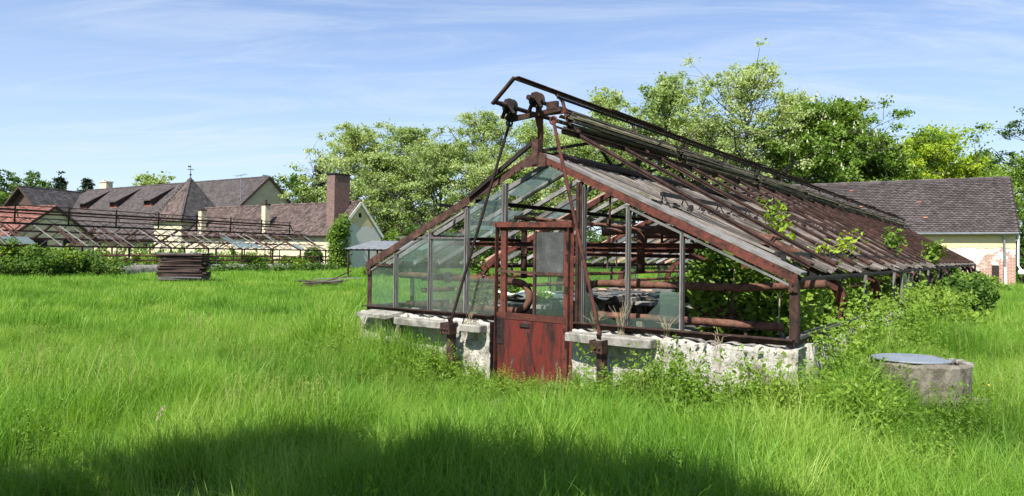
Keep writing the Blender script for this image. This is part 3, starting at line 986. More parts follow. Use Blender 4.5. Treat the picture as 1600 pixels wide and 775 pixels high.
def make_bush(name, label, cat, x, y, rx_, ry_, h, leaf, mat, seed, n=5000, group=None, base=0.0, lobes=9):
    """shrub: stems plus leaves gathered on many uneven lobes"""
    rng = np.random.default_rng(seed)
    root = empty(name, (x, y, base), 0, label, cat, group)
    st = MB()
    P = []
    tot = 0
    L = []
    for i in range(lobes):
        a = rng.uniform(0, 6.28); r = math.sqrt(rng.uniform(0, 1)) * 0.75
        c = np.array([rx_ * r * math.cos(a), ry_ * r * math.sin(a), h * rng.uniform(0.30, 0.80) * (1 - 0.35 * r)])
        s = rng.uniform(0.28, 0.5)
        L.append((c, s))
        st.tube([(c[0] * .2, c[1] * .2, 0), (c[0] * .7, c[1] * .7, c[2] * .6), tuple(c)], [0.02 + .008 * h, 0.015, 0.006], 5, cap=False)
    for c, s in L:
        k = n // lobes
        o = rng.normal(size=(k, 3)); o /= np.linalg.norm(o, axis=1, keepdims=True)
        o *= (1 - np.abs(rng.normal(0, 0.22, (k, 1)))).clip(0.1, 1.15) * s
        P.append(c + o * np.array([rx_ * 1.2, ry_ * 1.2, h * 0.75]))
    P = np.concatenate(P)
    P[:, 2] = np.abs(P[:, 2])
    st.build("stems", "bark", root)
    leaf_object("foliage", rng, P, leaf, mat, root, bias=(-0.1, -0.15, 0.5))
    return root


def vbush(name, label, px, top, depth, width, leaf, mat, seed, n=4000, cat="bush", **kw):
    H = world_z(px, top, depth)
    r = width / FPX * depth / 2
    return make_bush(name, label, cat, world_x(px, depth), depth, r, r * 0.8, H, leaf, mat, seed, n, **kw)


for i, (px, top, dep, wd, mt, label) in enumerate([
        (606, 352, 74, 56, "leaf_bright", "bright green bush right of the white shed gable"),
        (650, 344, 76, 60, "leaf_dark", "dark green bush behind the left front rafter"),
        (700, 356, 78, 60, "leaf_mid", "mid green bush behind the left panes of the gable"),
        (770, 352, 78, 80, "leaf_dark", "dark bush seen through the gable left of the door"),
        (850, 350, 76, 90, "leaf_mid", "bush in the treeline seen above the door"),
        (940, 348, 76, 90, "leaf_dark", "dark bush in the treeline seen right of the door"),
        (1030, 345, 74, 90, "leaf_mid", "bush in the treeline seen through the right half of the frame"),
        (1120, 335, 72, 90, "leaf_dark", "dark bush in the treeline behind the right roof slope"),
        (1215, 318, 68, 100, "leaf_bright", "bush under the chestnut left of the barn")]):
    vbush("bush", label, px, top, dep, wd, 0.24, mt, 200 + i, 5200)
for i, (px, top, dep, wd, mt, label) in enumerate([
        (14, 372, 37.5, 60, "leaf_bright", "leafy bush at the left edge in front of the far greenhouse"),
        (62, 378, 37, 70, "leaf_mid", "leafy bush second from the left before the far greenhouse"),
        (112, 384, 38.5, 60, "leaf_bright", "lower leafy bush at the start of the far greenhouse wall"),
        (488, 372, 58, 40, "leaf_mid", "upright green bush at the right end of the far greenhouse"),
        (470, 392, 56, 60, "leaf_bright", "low bush under the right end of the far greenhouse"),
        (330, 396, 50, 34, "leaf_mid", "small bush right of the dark timber stack"),
        (395, 396, 52, 40, "leaf_bright", "small bush below the last panes of the far greenhouse"),
        (1602, 300, 46, 60, "leaf_mid", "bush beside the right corner of the barn")]):
    vbush("bush", label, px, top, dep, wd, 0.16, mt, 220 + i, 4200)

# a tree behind the photographer, whose crown throws the shade over the foreground
rng = np.random.default_rng(5)
shade = [(-16, 4.2), (-9, 4.9), (-6, 5.1), (-3.7, 5.05), (-2.8, 5.2), (-2.3, 5.8), (-1.65, 6.2), (-1.05, 5.5), (-0.6, 5.4), (-0.2, 5.7), (0.65, 5.1), (1.3, 4.55),
         (1.75, 3.95), (2.0, 3.0), (2.1, 1.5), (2.2, -6), (-16, -6)]


def inside(px, py, poly):
    c = False
    j = len(poly) - 1
    for i in range(len(poly)):
        (xi, yi), (xj, yj) = poly[i], poly[j]
        if (yi > py) != (yj > py) and px < (xj - xi) * (py - yi) / (yj - yi) + xi:
            c = not c
        j = i
    return c


root = empty("broadleaf_tree", (-5.2, -2.6, 0), 0, "leafy tree behind the photographer that shades the foreground grass", "tree")
off = 1 / math.tan(SUN_EL)
P = []
tr = MB()
tr.tube([(0, 0, 0), (0.1, 0.1, 2.5), (0.3, 0.4, 5), (0.3, 0.7, 7.8)], [0.3, 0.24, 0.17, 0.04], 8)
while len(P) < 2300:
    sx, sy = rng.uniform(-14, 2.2), rng.uniform(-5, 6.6)
    if all(inside(sx + a, sy + b, shade) for a, b in ((0, .2), (0, -.1), (.16, 0), (-.16, 0))):
        h = rng.uniform(4.6, 8.6)
        p = Vector((sx, sy, 0.25)) - Vector((SUN_DIR.x, SUN_DIR.y, 0)) * -1 * off * (h - .25) * 1.0
        p = Vector((sx + SUN_DIR.x * off * (h - .25), sy + SUN_DIR.y * off * (h - .25), h))
        P.append(p - Vector((-5.2, -2.6, 0)))
        if len(P) % 12 == 0:
            tr.tube([(0.2, 0.3, 3.6 + (len(P) % 5) * .5), tuple(P[-1] * 0.55 + Vector((0, 0, 2))), tuple(P[-1])], [0.08, 0.05, 0.01], 5)
tr.build("trunk", "bark", root)
LP_ = np.concatenate([np.array(p[:]) + rng.normal(size=(56, 3)) * np.array([.10, .10, .12]) for p in P])
leaf_object("crown", rng, LP_, 0.27, "leaf_thick", root)

# ------------------------------------------------------------------ buildings
def tiles(name, mat, o, a, s, W, Ls, tw, ch, parent, clip=None, seed=0, keep=1.0, lift=0.022, pick=None):
    """courses of beaver-tail tiles on a slope: origin o, unit vectors a (along) and s (up the slope)"""
    rng = np.random.default_rng(seed)
    o, a, s = (np.array(Vector(q)[:]) for q in (o, a, s))
    nrm = np.cross(a, s)
    if nrm[2] < 0: nrm = -nrm
    nu, nv = int(W / tw) + 1, int(Ls / ch) + 1
    uu, vv = np.meshgrid(np.arange(-1, nu), np.arange(nv), indexing='ij')
    u = (uu * tw + (vv % 2) * tw * 0.5).ravel(); v = (vv * ch).ravel()
    m = (u + tw * .5 > 0) & (u + tw * .5 < W) & (v < Ls - ch * 0.3)
    if clip is not None:
        m &= clip(u + tw / 2, v + ch / 2)
    m &= rng.uniform(size=len(u)) < keep
    if pick is not None:
        m &= pick(u, v, rng)
    u, v = u[m], v[m]
    n = len(u)
    v = v + rng.normal(0, ch * 0.025, n)
    jit = rng.normal(0, 0.004, n)
    g = tw * 0.03

    def pt(du, dv, dn):
        return o + (u + du)[:, None] * a + np.minimum(v + dv, Ls + 0.02)[:, None] * s + (dn + jit)[:, None] * nrm
    V = np.empty((n, 7, 3))
    V[:, 0] = pt(g, ch * 1.35, 0.004)
    V[:, 1] = pt(g, ch * 0.22, lift)
    V[:, 2] = pt(tw * 0.25, ch * 0.03, lift * 1.1)
    V[:, 3] = pt(tw * 0.5, -ch * 0.03, lift * 1.1)
    V[:, 4] = pt(tw * 0.75, ch * 0.03, lift * 1.1)
    V[:, 5] = pt(tw - g, ch * 0.22, lift)
    V[:, 6] = pt(tw - g, ch * 1.35, 0.004)
    V = V.reshape(-1, 3)
    return fast_mesh(name, V, np.arange(len(V)), 7, mat, parent)


def ridge_row(parent, p0, p1, mat, r=0.13, step=0.42):
    mb = MB()
    p0, p1 = Vector(p0), Vector(p1)
    n = int((p1 - p0).length / step)
    rg = random.Random(3)
    for i in range(n):
        a, b = p0.lerp(p1, i / n), p0.lerp(p1, (i + 1.06) / n)
        dz = rg.uniform(-.012, .012)
        mb.tube([a + Vector((0, 0, dz)), b + Vector((0, 0, dz + 0.012))], [r * 0.9, r], 7)
    return mb.build("ridge_tiles", mat, parent)


def house(name, label, apex, d, L, w, eave, ridge, wall, roof, tw, ch, seed, over=0.45, verge=0.25, cat="house", board="dark_wood", gable_mat=None, lift=.04):
    """gabled house: local x runs along the ridge away from the near gable, +y is its front"""
    d = Vector(d).normalized()
    root = empty(name, (apex[0], apex[1], 0), math.atan2(d.y, d.x), label, cat)
    pitch = (ridge - eave) / w
    mb = MB()
    x0, x1 = 0.0, L
    mb.prism([(x0, w, 0), (x0, w, eave), (x0, 0, ridge - 0.12), (x0, -w, eave), (x0, -w, 0)], (x1, 0, 0))
    mb.build("wall", wall, root)
    if gable_mat:
        gm = MB()
        gm.prism([(-0.02, w, 0), (-0.02, w, eave), (-0.02, 0, ridge - .12), (-0.02, -w, eave), (-0.02, -w, 0)], (0.015, 0, 0))
        gm.build("gable", gable_mat, root)
    ez = eave - over * pitch
    sl = Vector((0, -(w + over), ridge - ez)); Ls = sl.length; s = sl / Ls
    th = 0.10
    rb = MB()
    for sg in (1, -1):
        rb.prism([(x0 - verge, sg * (w + over), ez), (x0 - verge, 0, ridge), (x0 - verge, 0, ridge - th * 1.3), (x0 - verge, sg * (w + over), ez - th)],
                 (L + 2 * verge, 0, 0))
    rf = rb.build("roof", "dark_void" if False else roof, root)
    for sg in (1, -1):
        sv = Vector((0, -sg * (w + over), ridge - ez)).normalized()
        tiles("roof_tiles", roof, (x0 - verge, sg * (w + over), ez + 0.008), (1, 0, 0), sv, L + 2 * verge, Ls, tw, ch, rf, seed=seed + sg, lift=lift)
    ridge_row(rf, (x0 - verge, 0, ridge + .02), (L + verge, 0, ridge + .02), roof)
    bb = MB()
    for sg in (1, -1):
        bb.bar((x0 - verge - 0.02, sg * (w + over), ez - th * .4), (x0 - verge - 0.02, 0, ridge - th * .6), 0.05, 0.26, (1, 0, 0) if False else (0, 0, 1))
    bb.build("bargeboard", board, root)
    gt = MB()
    gt.tube([(x0 - verge, w + over + .07, ez - .05), (L + verge, w + over + .07, ez - .05)], 0.075, 8)
    gt.build("gutter", "rust_dark" if cat != "barn" else "dull_tin", root)
    return root


# long tiled house with the yellow gable
DL = (-0.845, 0.535, 0)
mh = house("tiled_house", "long house with purple brown tiled roof, yellow gable and pyramid roofed tower", (-30.4, 85), DL, 44, 8, 3.6, 11.0,
           "cream_wall", "tile_purple", 0.34, 0.34, 1, over=0.6)
mp = 7.4 / 8
for k, t in enumerate((20.3, 29.1, 37.5)):
    yf = 3.7
    zf = 11 - mp * yf
    db = MB()
    for xx in (t - .95, t + .95):
        db.prism([(xx - .05, yf, zf), (xx - .05, yf, zf + 1.0), (xx - .05, 1.0, 11 - mp)], (0.1, 0, 0))
    do = db.build("dormer", "dark_wood", mh)
    ob = MB(); ob.box((t, yf - .25, zf + .55), 1.76, 0.05, 0.8)
    ob.build("opening", "dark_void", do)
    ss = MB()
    for i in range(5):
        ss.box((t - .76 + i * .38, yf - .02, zf + .5), 0.07, 0.06, 0.86)
    ss.box((t, yf - .02, zf + .1), 1.78, .07, .16)
    ss.build("slats", "tile_red", do)
    a0, a1 = Vector((t - 1.3, yf + .35, zf + 0.90)), Vector((t - 1.3, 0.55, 11 - mp * .55 + .12))
    sv = (a1 - a0)
    rb = MB(); rb.prism([a0, a1, a1 - Vector((0, 0, .09)), a0 - Vector((0, 0, .09))], (2.6, 0, 0))
    ro = rb.build("roof", "tile_purple", do)
    tiles("roof_tiles", "tile_purple", a0 + Vector((0, 0, .008)), (1, 0, 0), sv.normalized(), 2.6, sv.length, 0.34, 0.34, ro, seed=40 + k)
cb = MB(); cb.box((40, -0.8, 11.2), 2.0, 1.0, 2.2); cb.box((40, -.8, 12.25), 2.2, 1.2, .16); cb.box((40.5, -.8, 12.45), .3, .3, .35)
cb.build("chimney", "cream_wall", mh)
tb = MB()
tb.box((3.5, 8.2, 2.5), 5.4, 5.4, 5.0)
tw_ = tb.build("tower", "cream_wall", mh)
A_ = Vector((3.5, 8.2, 10.2)); a_ = 3.05
cs = [Vector((3.5 - a_, 8.2 + a_, 4.9)), Vector((3.5 + a_, 8.2 + a_, 4.9)), Vector((3.5 + a_, 8.2 - a_, 4.9)), Vector((3.5 - a_, 8.2 - a_, 4.9))]
pb = MB()
pb.poly([cs[3], cs[2], cs[1], cs[0]])
for i in range(4): pb.poly([cs[i], cs[(i + 1) % 4], A_])
py_ = pb.build("tower_roof", "tile_shaded", mh)
for i, mt_ in ((0, "tile_brown"), (3, "tile_shaded"), (1, "tile_purple"), (2, "tile_purple")):  # sunward face gets lighter tiles, side face darker: light and shade painted in
    p, q = cs[i], cs[(i + 1) % 4]
    mid_ = (p + q) / 2
    sv = A_ - mid_; H_ = sv.length; al = (q - p).normalized(); W_ = (q - p).length
    tiles("roof_tiles", mt_, p + Vector((0, 0, .01)), al, sv.normalized(), W_, H_, 0.34, 0.34, py_, seed=60 + i,
          clip=lambda u, v, W_=W_, H_=H_: np.abs(u - W_ / 2) < (W_ / 2) * (1 - v / H_) + 0.05)
hb = MB()
for c in cs: hb.tube([c, A_], 0.10, 6)
hb.build("hip_tiles", "tile_shaded", py_)
wv = MB()
wv.tube([A_ - Vector((0, 0, .2)), A_ + Vector((0, 0, 1.6))], [0.06, .02], 6)
wv.tube([A_ + Vector((0, 0, .25)), A_ + Vector((0, 0, .4)), A_ + Vector((0, 0, .55))], [0.03, 0.15, 0.03], 8)
wv.tube([A_ + Vector((-.45, 0, 1.0)), A_ + Vector((.45, 0, 1.0))], .025, 5)
wv.tube([A_ + Vector((0, -.45, 1.0)), A_ + Vector((0, .45, 1.0))], .025, 5)
wv.prism([A_ + Vector((-.1, .0, 1.25)), A_ + Vector((.5, 0, 1.3)), A_ + Vector((.5, 0, 1.5)), A_ + Vector((-.1, 0, 1.36))], (0, .02, 0))
wv.build("weathervane", "black_metal", mh)
for t in (9.5, 13.0, 16.5, 24, 28, 33):
    wb = MB(); wb.box((t, 8.03, 2.0), 1.0, .06, 1.3)
    wf = wb.build("window", "white_wash", mh)
    wb = MB(); wb.box((t, 8.07, 2.0), .84, .03, 1.14); wb.build("pane", "dark_void", wf)
ab = MB()   # roof aerial beside the tower
ab.tube([(0.8, 3.4, 7.6), (0.8, 3.4, 11.0)], .03, 5)
for z, w_ in ((10.9, 1.0), (9.4, .7)):
    ab.tube([(.8 - w_, 3.4, z + .15), (.8 + w_, 3.4, z - .15)], .025, 4)
    for i in range(5): ab.tube([(.8 - w_ + i * w_ / 2, 3.1, z), (.8 - w_ + i * w_ / 2, 3.7, z)], .015, 4)
ab.build("aerial", "zinc", mh)

# wing with the dark timber gable, far left
wg = house("timber_gabled_house", "house with shade painted into its roof tiles and a dark timber boarded gable at the left", (-71.5, 100), (0.3, 0.95, 0), 16, 6.5, 4.5, 10.7,
           "cream_wall", "tile_shaded", 0.36, 0.36, 5, over=0.7, verge=0.9, gable_mat="dark_wood")  # shade of the visible slope is put into the dark tile colour
wb = MB(); wb.box((-.04, -1.2, 7.2), .05, .7, 1.1); wb.build("window", "white_wash", wg)
wl_ = house("low_house", "small purple roofed house at the far left edge behind the timber gable", (-84, 112), (-0.9, 0.43, 0), 14, 5, 3.5, 8.0,
            "cream_wall", "tile_purple", 0.36, 0.36, 6)

# red roofed house
rh = house("red_roofed_house", "small beige house with red tiled roof behind the far greenhouse", (-50.3, 75), (-0.9, 0.43, 0), 16, 4.4, 3.1, 6.35,
           "cream_wall", "tile_red", 0.34, 0.30, 7, over=0.5, verge=0.35)
for yy, zz, ww, hh in ((1.6, 2.2, 1.7, 1.1), (-1.7, 2.2, 1.3, 1.1)):
    wb = MB(); wb.box((-.03, yy, zz), .05, ww + .14, hh + .14); f_ = wb.build("window", "grey_wood", rh)
    wb = MB(); wb.box((-.07, yy, zz), .03, ww, hh); wb.build("pane", "dark_void", f_)

# shed with the brick chimney
sh = house("brick_chimney_shed", "low tiled shed with a broad brick chimney and patched white gable", (-14.7, 66), (-0.842, 0.538, 0), 27, 2.88, 3.55, 6.62,
           "cream_wall", "tile_brown", 0.26, 0.24, 9, over=0.25, verge=0.12, board="white_wash", gable_mat="shed_gable_wall")
bm_ = MB()
cx_, cy_, z0_, z1_ = 1.6, 1.35, 3.9, 9.15
sx_, sy_ = 1.05, 1.95
for (ax0, ay0, ax1, ay1) in ((-1, -1, 1, -1), (1, -1, 1, 1), (1, 1, -1, 1), (-1, 1, -1, -1)):
    p = Vector((cx_ + ax0 * sx_ / 2, cy_ + ay0 * sy_ / 2, z0_)); q = Vector((cx_ + ax1 * sx_ / 2, cy_ + ay1 * sy_ / 2, z0_))
    ln = (q - p).length
    bm_.quad(p, q, q + Vector((0, 0, z1_ - z0_)), p + Vector((0, 0, z1_ - z0_)), [(0, 0), (ln, 0), (ln, z1_ - z0_), (0, z1_ - z0_)])
bm_.poly([(cx_ - sx_ / 2, cy_ - sy_ / 2, z1_), (cx_ + sx_ / 2, cy_ - sy_ / 2, z1_), (cx_ + sx_ / 2, cy_ + sy_ / 2, z1_), (cx_ - sx_ / 2, cy_ + sy_ / 2, z1_)])
bc = bm_.build("chimney", "brick", sh)
cb = MB(); cb.box((cx_, cy_, z1_ + .06), sx_ + .16, sy_ + .16, .12); cb.build("chimney_cap", "black_metal", bc)
for t, top, seedx in ((10.7, 6.45, 0), (21.5, 6.15, 1)):
    cb = MB(); cb.box((t, 2.6, top / 2 + .9), .58, .58, top - 1.8)
    c_ = cb.build("plaster_chimney", "cream_wall", sh)
    cb = MB(); cb.box((t, 2.6, top + .05), .70, .70, .14)
    if seedx == 0: cb.tube([(t, 2.6, top), (t, 2.6, top + .55)], .12, 8)
    cb.build("chimney_cap", "rust_brown", c_)
wb = MB(); wb.box((-.035, 0.05, 5.35), .04, .34, .42); wb.build("vent_hole", "dark_void", sh)
wb = MB(); wb.box((3.6, 2.9, 1.7), .9, .06, 1.0); wb.build("window", "grey_wood", sh)

# barn at the right
bn = house("barn", "barn with scalloped dark tile roof and crumbling yellow and brick wall", (31.3, 43.2), (-0.86, 0.51, 0), 17, 4.35, 3.62, 6.98,
           "barn_wall", "tile_purple", 0.235, 0.20, 11, over=0.28, verge=0.12, cat="barn", lift=.06)
tiles("orange_tiles", "tile_orange", (0, 4.63, 3.46), (1, 0, 0), Vector((0, -4.63, 3.52)).normalized(), 17, 5.7, 0.235, 0.20, bn, seed=12, lift=.068,
      pick=lambda u, v, r: r.uniform(size=len(u)) < np.where((np.abs(u - 9.0) < 1.2) | (np.abs(u - 4.2 - v * .2) < .25), .05, .001))
dp_ = MB()
dp_.tube([(0.55, 4.68, 3.36), (.55, 4.46, 3.1), (0.50, 4.44, 1.35)], .055, 8)
dpo = dp_.build("downpipe", "zinc", bn)
dp_ = MB(); dp_.tube([(0.50, 4.44, 1.4), (0.47, 4.46, .3), (.35, 4.62, .02)], .075, 8); dp_.build("pipe_foot", "white_plastic", dpo)
dp_ = MB()
dp_.tube([(-.12, 4.30, 3.3), (-.12, 4.30, 1.5), (-.4, 4.4, 1.0)], .06, 8); dp_.tube([(-.15, 4.4, 1.12), (-.5, 4.5, 1.12)], .16, 10)
dp_.build("drain_bend", "white_plastic", bn)
pl = MB(); pl.box((0.95, 4.38, .75), .34, .05, 1.5); pl.build("plank_patch", "dark_wood", bn)

# pinkish house glimpsed through the trees
ph = house("pink_house", "pinkish house glimpsed between tree trunks behind the greenhouse", (-3.0, 112), (-0.95, 0.3, 0), 18, 4.5, 5.5, 9.0,
           "pink_wall", "tile_brown", 0.4, 0.36, 14)
for t in (2.2, 6.0, 10, 14):
    wb = MB(); wb.box((t, 4.53, 3.9), 1.3, .06, 2.3); f_ = wb.build("window", "white_wash", ph)
    wb = MB(); wb.box((t, 4.57, 3.9), 1.0, .03, 2.0); wb.build("pane", "dark_void", f_)

# ------------------------------------------------------------------ the main greenhouse
gh = empty("greenhouse", GO, GANG, "large ruined rusty greenhouse with a red door and grey boards on its right roof", "greenhouse")
rg = random.Random(21)
SLOPE = (RIDGE - EAVE) / HW


def rz(x):
    return RIDGE - SLOPE * abs(x)


def rough_wall(name, x0, x1, y0, y1, z1, seed, parent, mat="plaster", step=0.12, amp=0.02, top=0.03):
    """low wall with an uneven broken surface"""
    rng = np.random.default_rng(seed)
    mb = MB()
    along_x = abs(x1 - x0) > abs(y1 - y0)
    L_ = abs(x1 - x0) if along_x else abs(y1 - y0)
    n = max(2, int(L_ / step)); nz = max(2, int(z1 / step))
    th = abs(y1 - y0) if along_x else abs(x1 - x0)
    prof = [(0, z) for z in np.linspace(0, z1, nz + 1)] + [(th * .5, z1), (th, z1)] + [(th, z) for z in np.linspace(z1, 0, 3)[1:]]
    P_ = len(prof)
    ph = rng.uniform(0, 6, 8)
    for i in range(n + 1):
        t = i / n
        q0 = L_ * t
        chip = top * (math.sin(q0 * 5.1 + ph[0]) * .5 + math.sin(q0 * 13 + ph[1]) * .35 + math.sin(q0 * 31 + ph[2]) * .25 + rng.normal() * .25)
        for k, (d, z) in enumerate(prof):
            jz = chip if z > z1 - 1e-6 else 0
            e = amp * (math.sin(q0 * 7 + z * 9 + ph[3]) * .5 + math.sin(q0 * 17 - z * 23 + ph[4]) * .45 + math.sin(q0 * 3 + z * 31 + ph[5]) * .3 + rng.normal() * .25)
            q = ((min(x0, x1) + L_ * t) if along_x else (min(x0, x1) + d + e), (min(y0, y1) + d + e) if along_x else (min(y0, y1) + L_ * t), max(0, z + jz))
            mb.v.append(q)
    for i in range(n):
        for k in range(P_ - 1):
            a = i * P_ + k
            mb.f.append((a, a + 1, a + P_ + 1, a + P_))
    mb.f.append(tuple(range(P_))); mb.f.append(tuple(range(n * P_ + P_ - 1, n * P_ - 1, -1)))
    return mb.build(name, mat, parent, smooth=True)


# footing walls
WT = 0.26
fl = rough_wall("foundation_wall", -HW - .06, -0.68, -.10, WT, SILL - .06, 1, gh, step=.05)
fr_ = rough_wall("foundation_wall", 0.66, HW + .08, -.10, WT, SILL - .07, 2, gh, step=.05)
rough_wall("foundation_wall", -HW - .06, -HW + .2, 0.1, GLEN, SILL - .06, 3, gh, step=.3)
rough_wall("foundation_wall", HW - .2, HW + .07, 0.1, 17, SILL - .10, 4, gh, step=.07, top=.04, amp=.012)
rough_wall("foundation_wall", HW - .2, HW + .07, 17, GLEN, SILL - .12, 5, gh, step=.12, mat="concrete", top=.05, amp=.012)
rough_wall("foundation_wall", -HW, HW, GLEN - .25, GLEN, SILL, 6, gh, step=.4)


def slab(x0, x1, y0, y1, z0, z1, seed, parent, mat="concrete"):
    r_ = random.Random(seed)
    mb = MB()
    n = max(3, int((x1 - x0) / .15))
    top, bot = [], []
    pts_f = [(x0 + (x1 - x0) * i / n + r_.uniform(-.02, .02), y0 + r_.uniform(-.012, .022) + (0.07 * r_.random() if i in (0, n) else 0)) for i in range(n + 1)]
    pts_b = [(x, y1 + r_.uniform(-.02, .02)) for x, _ in reversed(pts_f)]
    ring_ = [(x, y, z0) for x, y in pts_f] + [(x, y, z0) for x, y in pts_b]
    mb.prism(ring_, (0, 0, z1 - z0))
    o = mb.build("ledge_slab", mat, parent, bevel=0.012)
    return o


slab(-2.42, -1.36, -.33, .10, .665, .772, 1, fl)
slab(-1.10, -0.72, -.32, .10, .66, .764, 2, fl)
slab(0.68, 1.83, -.34, .10, .675, .787, 3, fr_)
bs = MB()
bs.prism([(-3.25, -.30, .745), (-2.55, -.32, .735), (-2.42, -.02, .80), (-3.1, .0, .81)], (0, 0, .05))
bs.build("ledge_slab", "concrete", fl)
rub = MB()                                              # broken rubble along the bare part of the wall top
rr_ = random.Random(8)
for i in range(70):
    x = rr_.choice([rr_.uniform(1.85, 3.3), rr_.uniform(-3.25, -.75)])
    s = rr_.uniform(.012, .035)
    a = rr_.uniform(0, 3)
    rub.box((x, rr_.uniform(-.14, .02), SILL - .09 + rr_.uniform(-.03, .03)), s * 1.7, s, s * .6, (math.cos(a), math.sin(a), .1), (-math.sin(a), math.cos(a), 0), (0, 0, 1))
tag(rub.build("rubble", "concrete", fr_), kind='stuff')

# sill rails
for a, b in (((-HW - .02, 0, SILL), (-0.66, 0, SILL)), ((0.64, 0, SILL), (HW + .02, 0, SILL))):
    mb = MB(); mb.angle(a, b, 0.11, 0.075, .012)
    mb.build("sill_rail", "rust_brown", gh)
for sx in (-1, 1):
    mb = MB(); mb.angle((sx * HW, .04, SILL - .01), (sx * HW, GLEN, SILL - .03), 0.10, 0.07, .012, flip=-sx)
    mb.build("sill_rail", "rust_brown", gh)
    mb = MB(); mb.bar((sx * (HW - .03), .05, SILL + .03), (sx * (HW - .03), 9, SILL + .01), .10, .035)
    mb.build("sill_board", "grey_wood", gh)

# corner posts with gusset plates
for sx in (-1, 1):
    mb = MB()
    mb.box((sx * HW, 0.03, (SILL + EAVE) / 2), .085, .012, EAVE - SILL); mb.box((sx * (HW + .04), 0.07, (SILL + EAVE) / 2), .012, .085, EAVE - SILL)
    cp = mb.build("corner_post", "rust_brown", gh)
    g_ = MB()
    pp = [(0.045, -.16), (0.045, .05), (-.10, .13), (-.36, .25), (-.36, .14), (-.045, -.04), (-.045, -.16)]
    g_.prism([(sx * (HW + p), 0.012, EAVE - .02 + q) for p, q in pp], (0, -.012, 0))
    for bx, bz in ((0, .05), (0, -.08), (-.1, .07), (-.2, .12), (-.29, .17), (.0, -.14)):
        g_.tube([(sx * (HW + bx), -.012, EAVE - .02 + bz), (sx * (HW + bx), .0, EAVE - .02 + bz)], .012, 6)
    g_.build("gusset_plate", "rust_brown", cp)

# gable rafters
for sx in (-1, 1):
    mb = MB()
    mb.angle((sx * (HW + .03), 0, rz(HW + .03) - .02), (sx * .02, 0, RIDGE - .01), .075, .11, .012, flip=sx)
    ra = mb.build("gable_rafter", "rust_red" if sx > 0 else "rust_brown", gh)
    bo = MB()
    for bx in (.12, .24, .36):
        bo.tube([(sx * bx, -.02, rz(bx) - .04), (sx * bx, 0, rz(bx) - .04)], .011, 6)
    bo.build("bolts", "rust_dark", ra)
    mb = MB(); mb.bar((sx * HW * .99, .03, rz(HW * .99) - .12), (sx * 1.3, .03, rz(1.3) - .12), .03, .03)
    mb.build("glazing_strip", "grey_bar", gh)
mb = MB(); mb.bar((HW + .08, .11, rz(HW + .08) + .055), (.12, .11, rz(.12) + .055), .24, .035)
mb.build("verge_board", "grey_bar", gh)
mb = MB(); mb.bar((-.05, -.03, RIDGE + .17), (-1.15, -.03, rz(1.15) + .02), .045, .055)
mb.build("edge_bar", "rust_dark", gh)
mb = MB(); mb.box((0, .0, RIDGE + .04), .10, .10, .34); mb.box((0, -.03, RIDGE - .08), .34, .015, .16)
mb.build("apex_plate", "rust_brown", gh)

# mullions in the gable
for x, zt, wd, mt in ((-2.70, rz(2.70) - .1, .045, "grey_wood"), (-1.96, rz(1.96) - .1, .05, "grey_wood"), (-1.24, rz(1.24) - .1, .055, "grey_wood"),
                      (-.56, rz(.56) - .1, .085, "grey_wood"), (.66, rz(.66) - .1, .10, "rust_brown"), (.735, rz(.735) - .1, .035, "grey_wood"),
                      (1.36, rz(1.36) - .1, .055, "grey_wood"), (2.06, rz(2.06) - .1, .05, "grey_wood")):
    mb = MB(); mb.box((x, .045, (SILL + zt) / 2 + .01), wd * .85, .06, zt - SILL)
    mb.box((x, .0, (SILL + zt) / 2), wd * .35, .03, zt - SILL - .02)
    mb.build("mullion", mt, gh)
# gable transoms
mb = MB(); mb.bar((-2.68, .02, 2.0), (-1.26, .02, 1.98), .03, .03); mb.build("transom", "grey_wood", gh)
mb = MB(); mb.bar((-3.27, .02, 1.555), (-2.72, .02, 1.55), .03, .025); mb.build("transom", "rust_brown", gh)


def pane(pts, mat, parent, th=.004):
    mb = MB()
    p = [Vector(q) for q in pts]
    nrm = (p[1] - p[0]).cross(p[2] - p[0]).normalized()
    mb.prism(p, nrm * th)
    return mb.build("glass_pane", mat, parent)


def gpane(x0, x1, zb, zt0, zt1, mat, y=.03):
    return pane([(x0, y, zb), (x1, y, zb), (x1, y, zt1), (x0, y, zt0)], mat, gh)


gpane(-3.26, -2.73, SILL + .03, 1.54, 1.54, "glass_clear")
gpane(-3.20, -2.73, 1.58, rz(3.2) - .07, rz(2.73) - .1, "glass_clear")
gpane(-2.67, -1.99, SILL + .03, rz(2.67) - .09, rz(1.99) - .1, "glass_clear")
gpane(-1.93, -1.27, SILL + .03, 1.98, 1.97, "glass_frosted")
gpane(-1.21, -.66, SILL + .03, 1.42, 1.40, "glass_frosted")
pane([(-1.21, .03, 1.98), (-.60, .03, 2.0), (-.60, .03, rz(.6) - .14), (-1.21, .03, rz(1.21) - .12)], "glass_clear", gh)
pane([(.77, .03, SILL + .02), (1.33, .03, SILL + .02), (1.33, .03, 1.02), (1.18, .03, .95), (.98, .03, 1.06), (.86, .03, 1.24), (.77, .03, 1.30)], "glass_clear", gh)
pane([(1.40, .03, SILL + .02), (2.03, .03, SILL + .02), (2.03, .03, 1.33), (1.80, .03, 1.34), (1.76, .03, 1.18), (1.6, .03, 1.02), (1.4, .03, .98)], "glass_clear", gh)
pane([(1.78, .06, 1.0), (2.04, .05, 1.0), (2.04, .05, 1.33), (1.78, .06, 1.34)], "glass_frosted", gh)

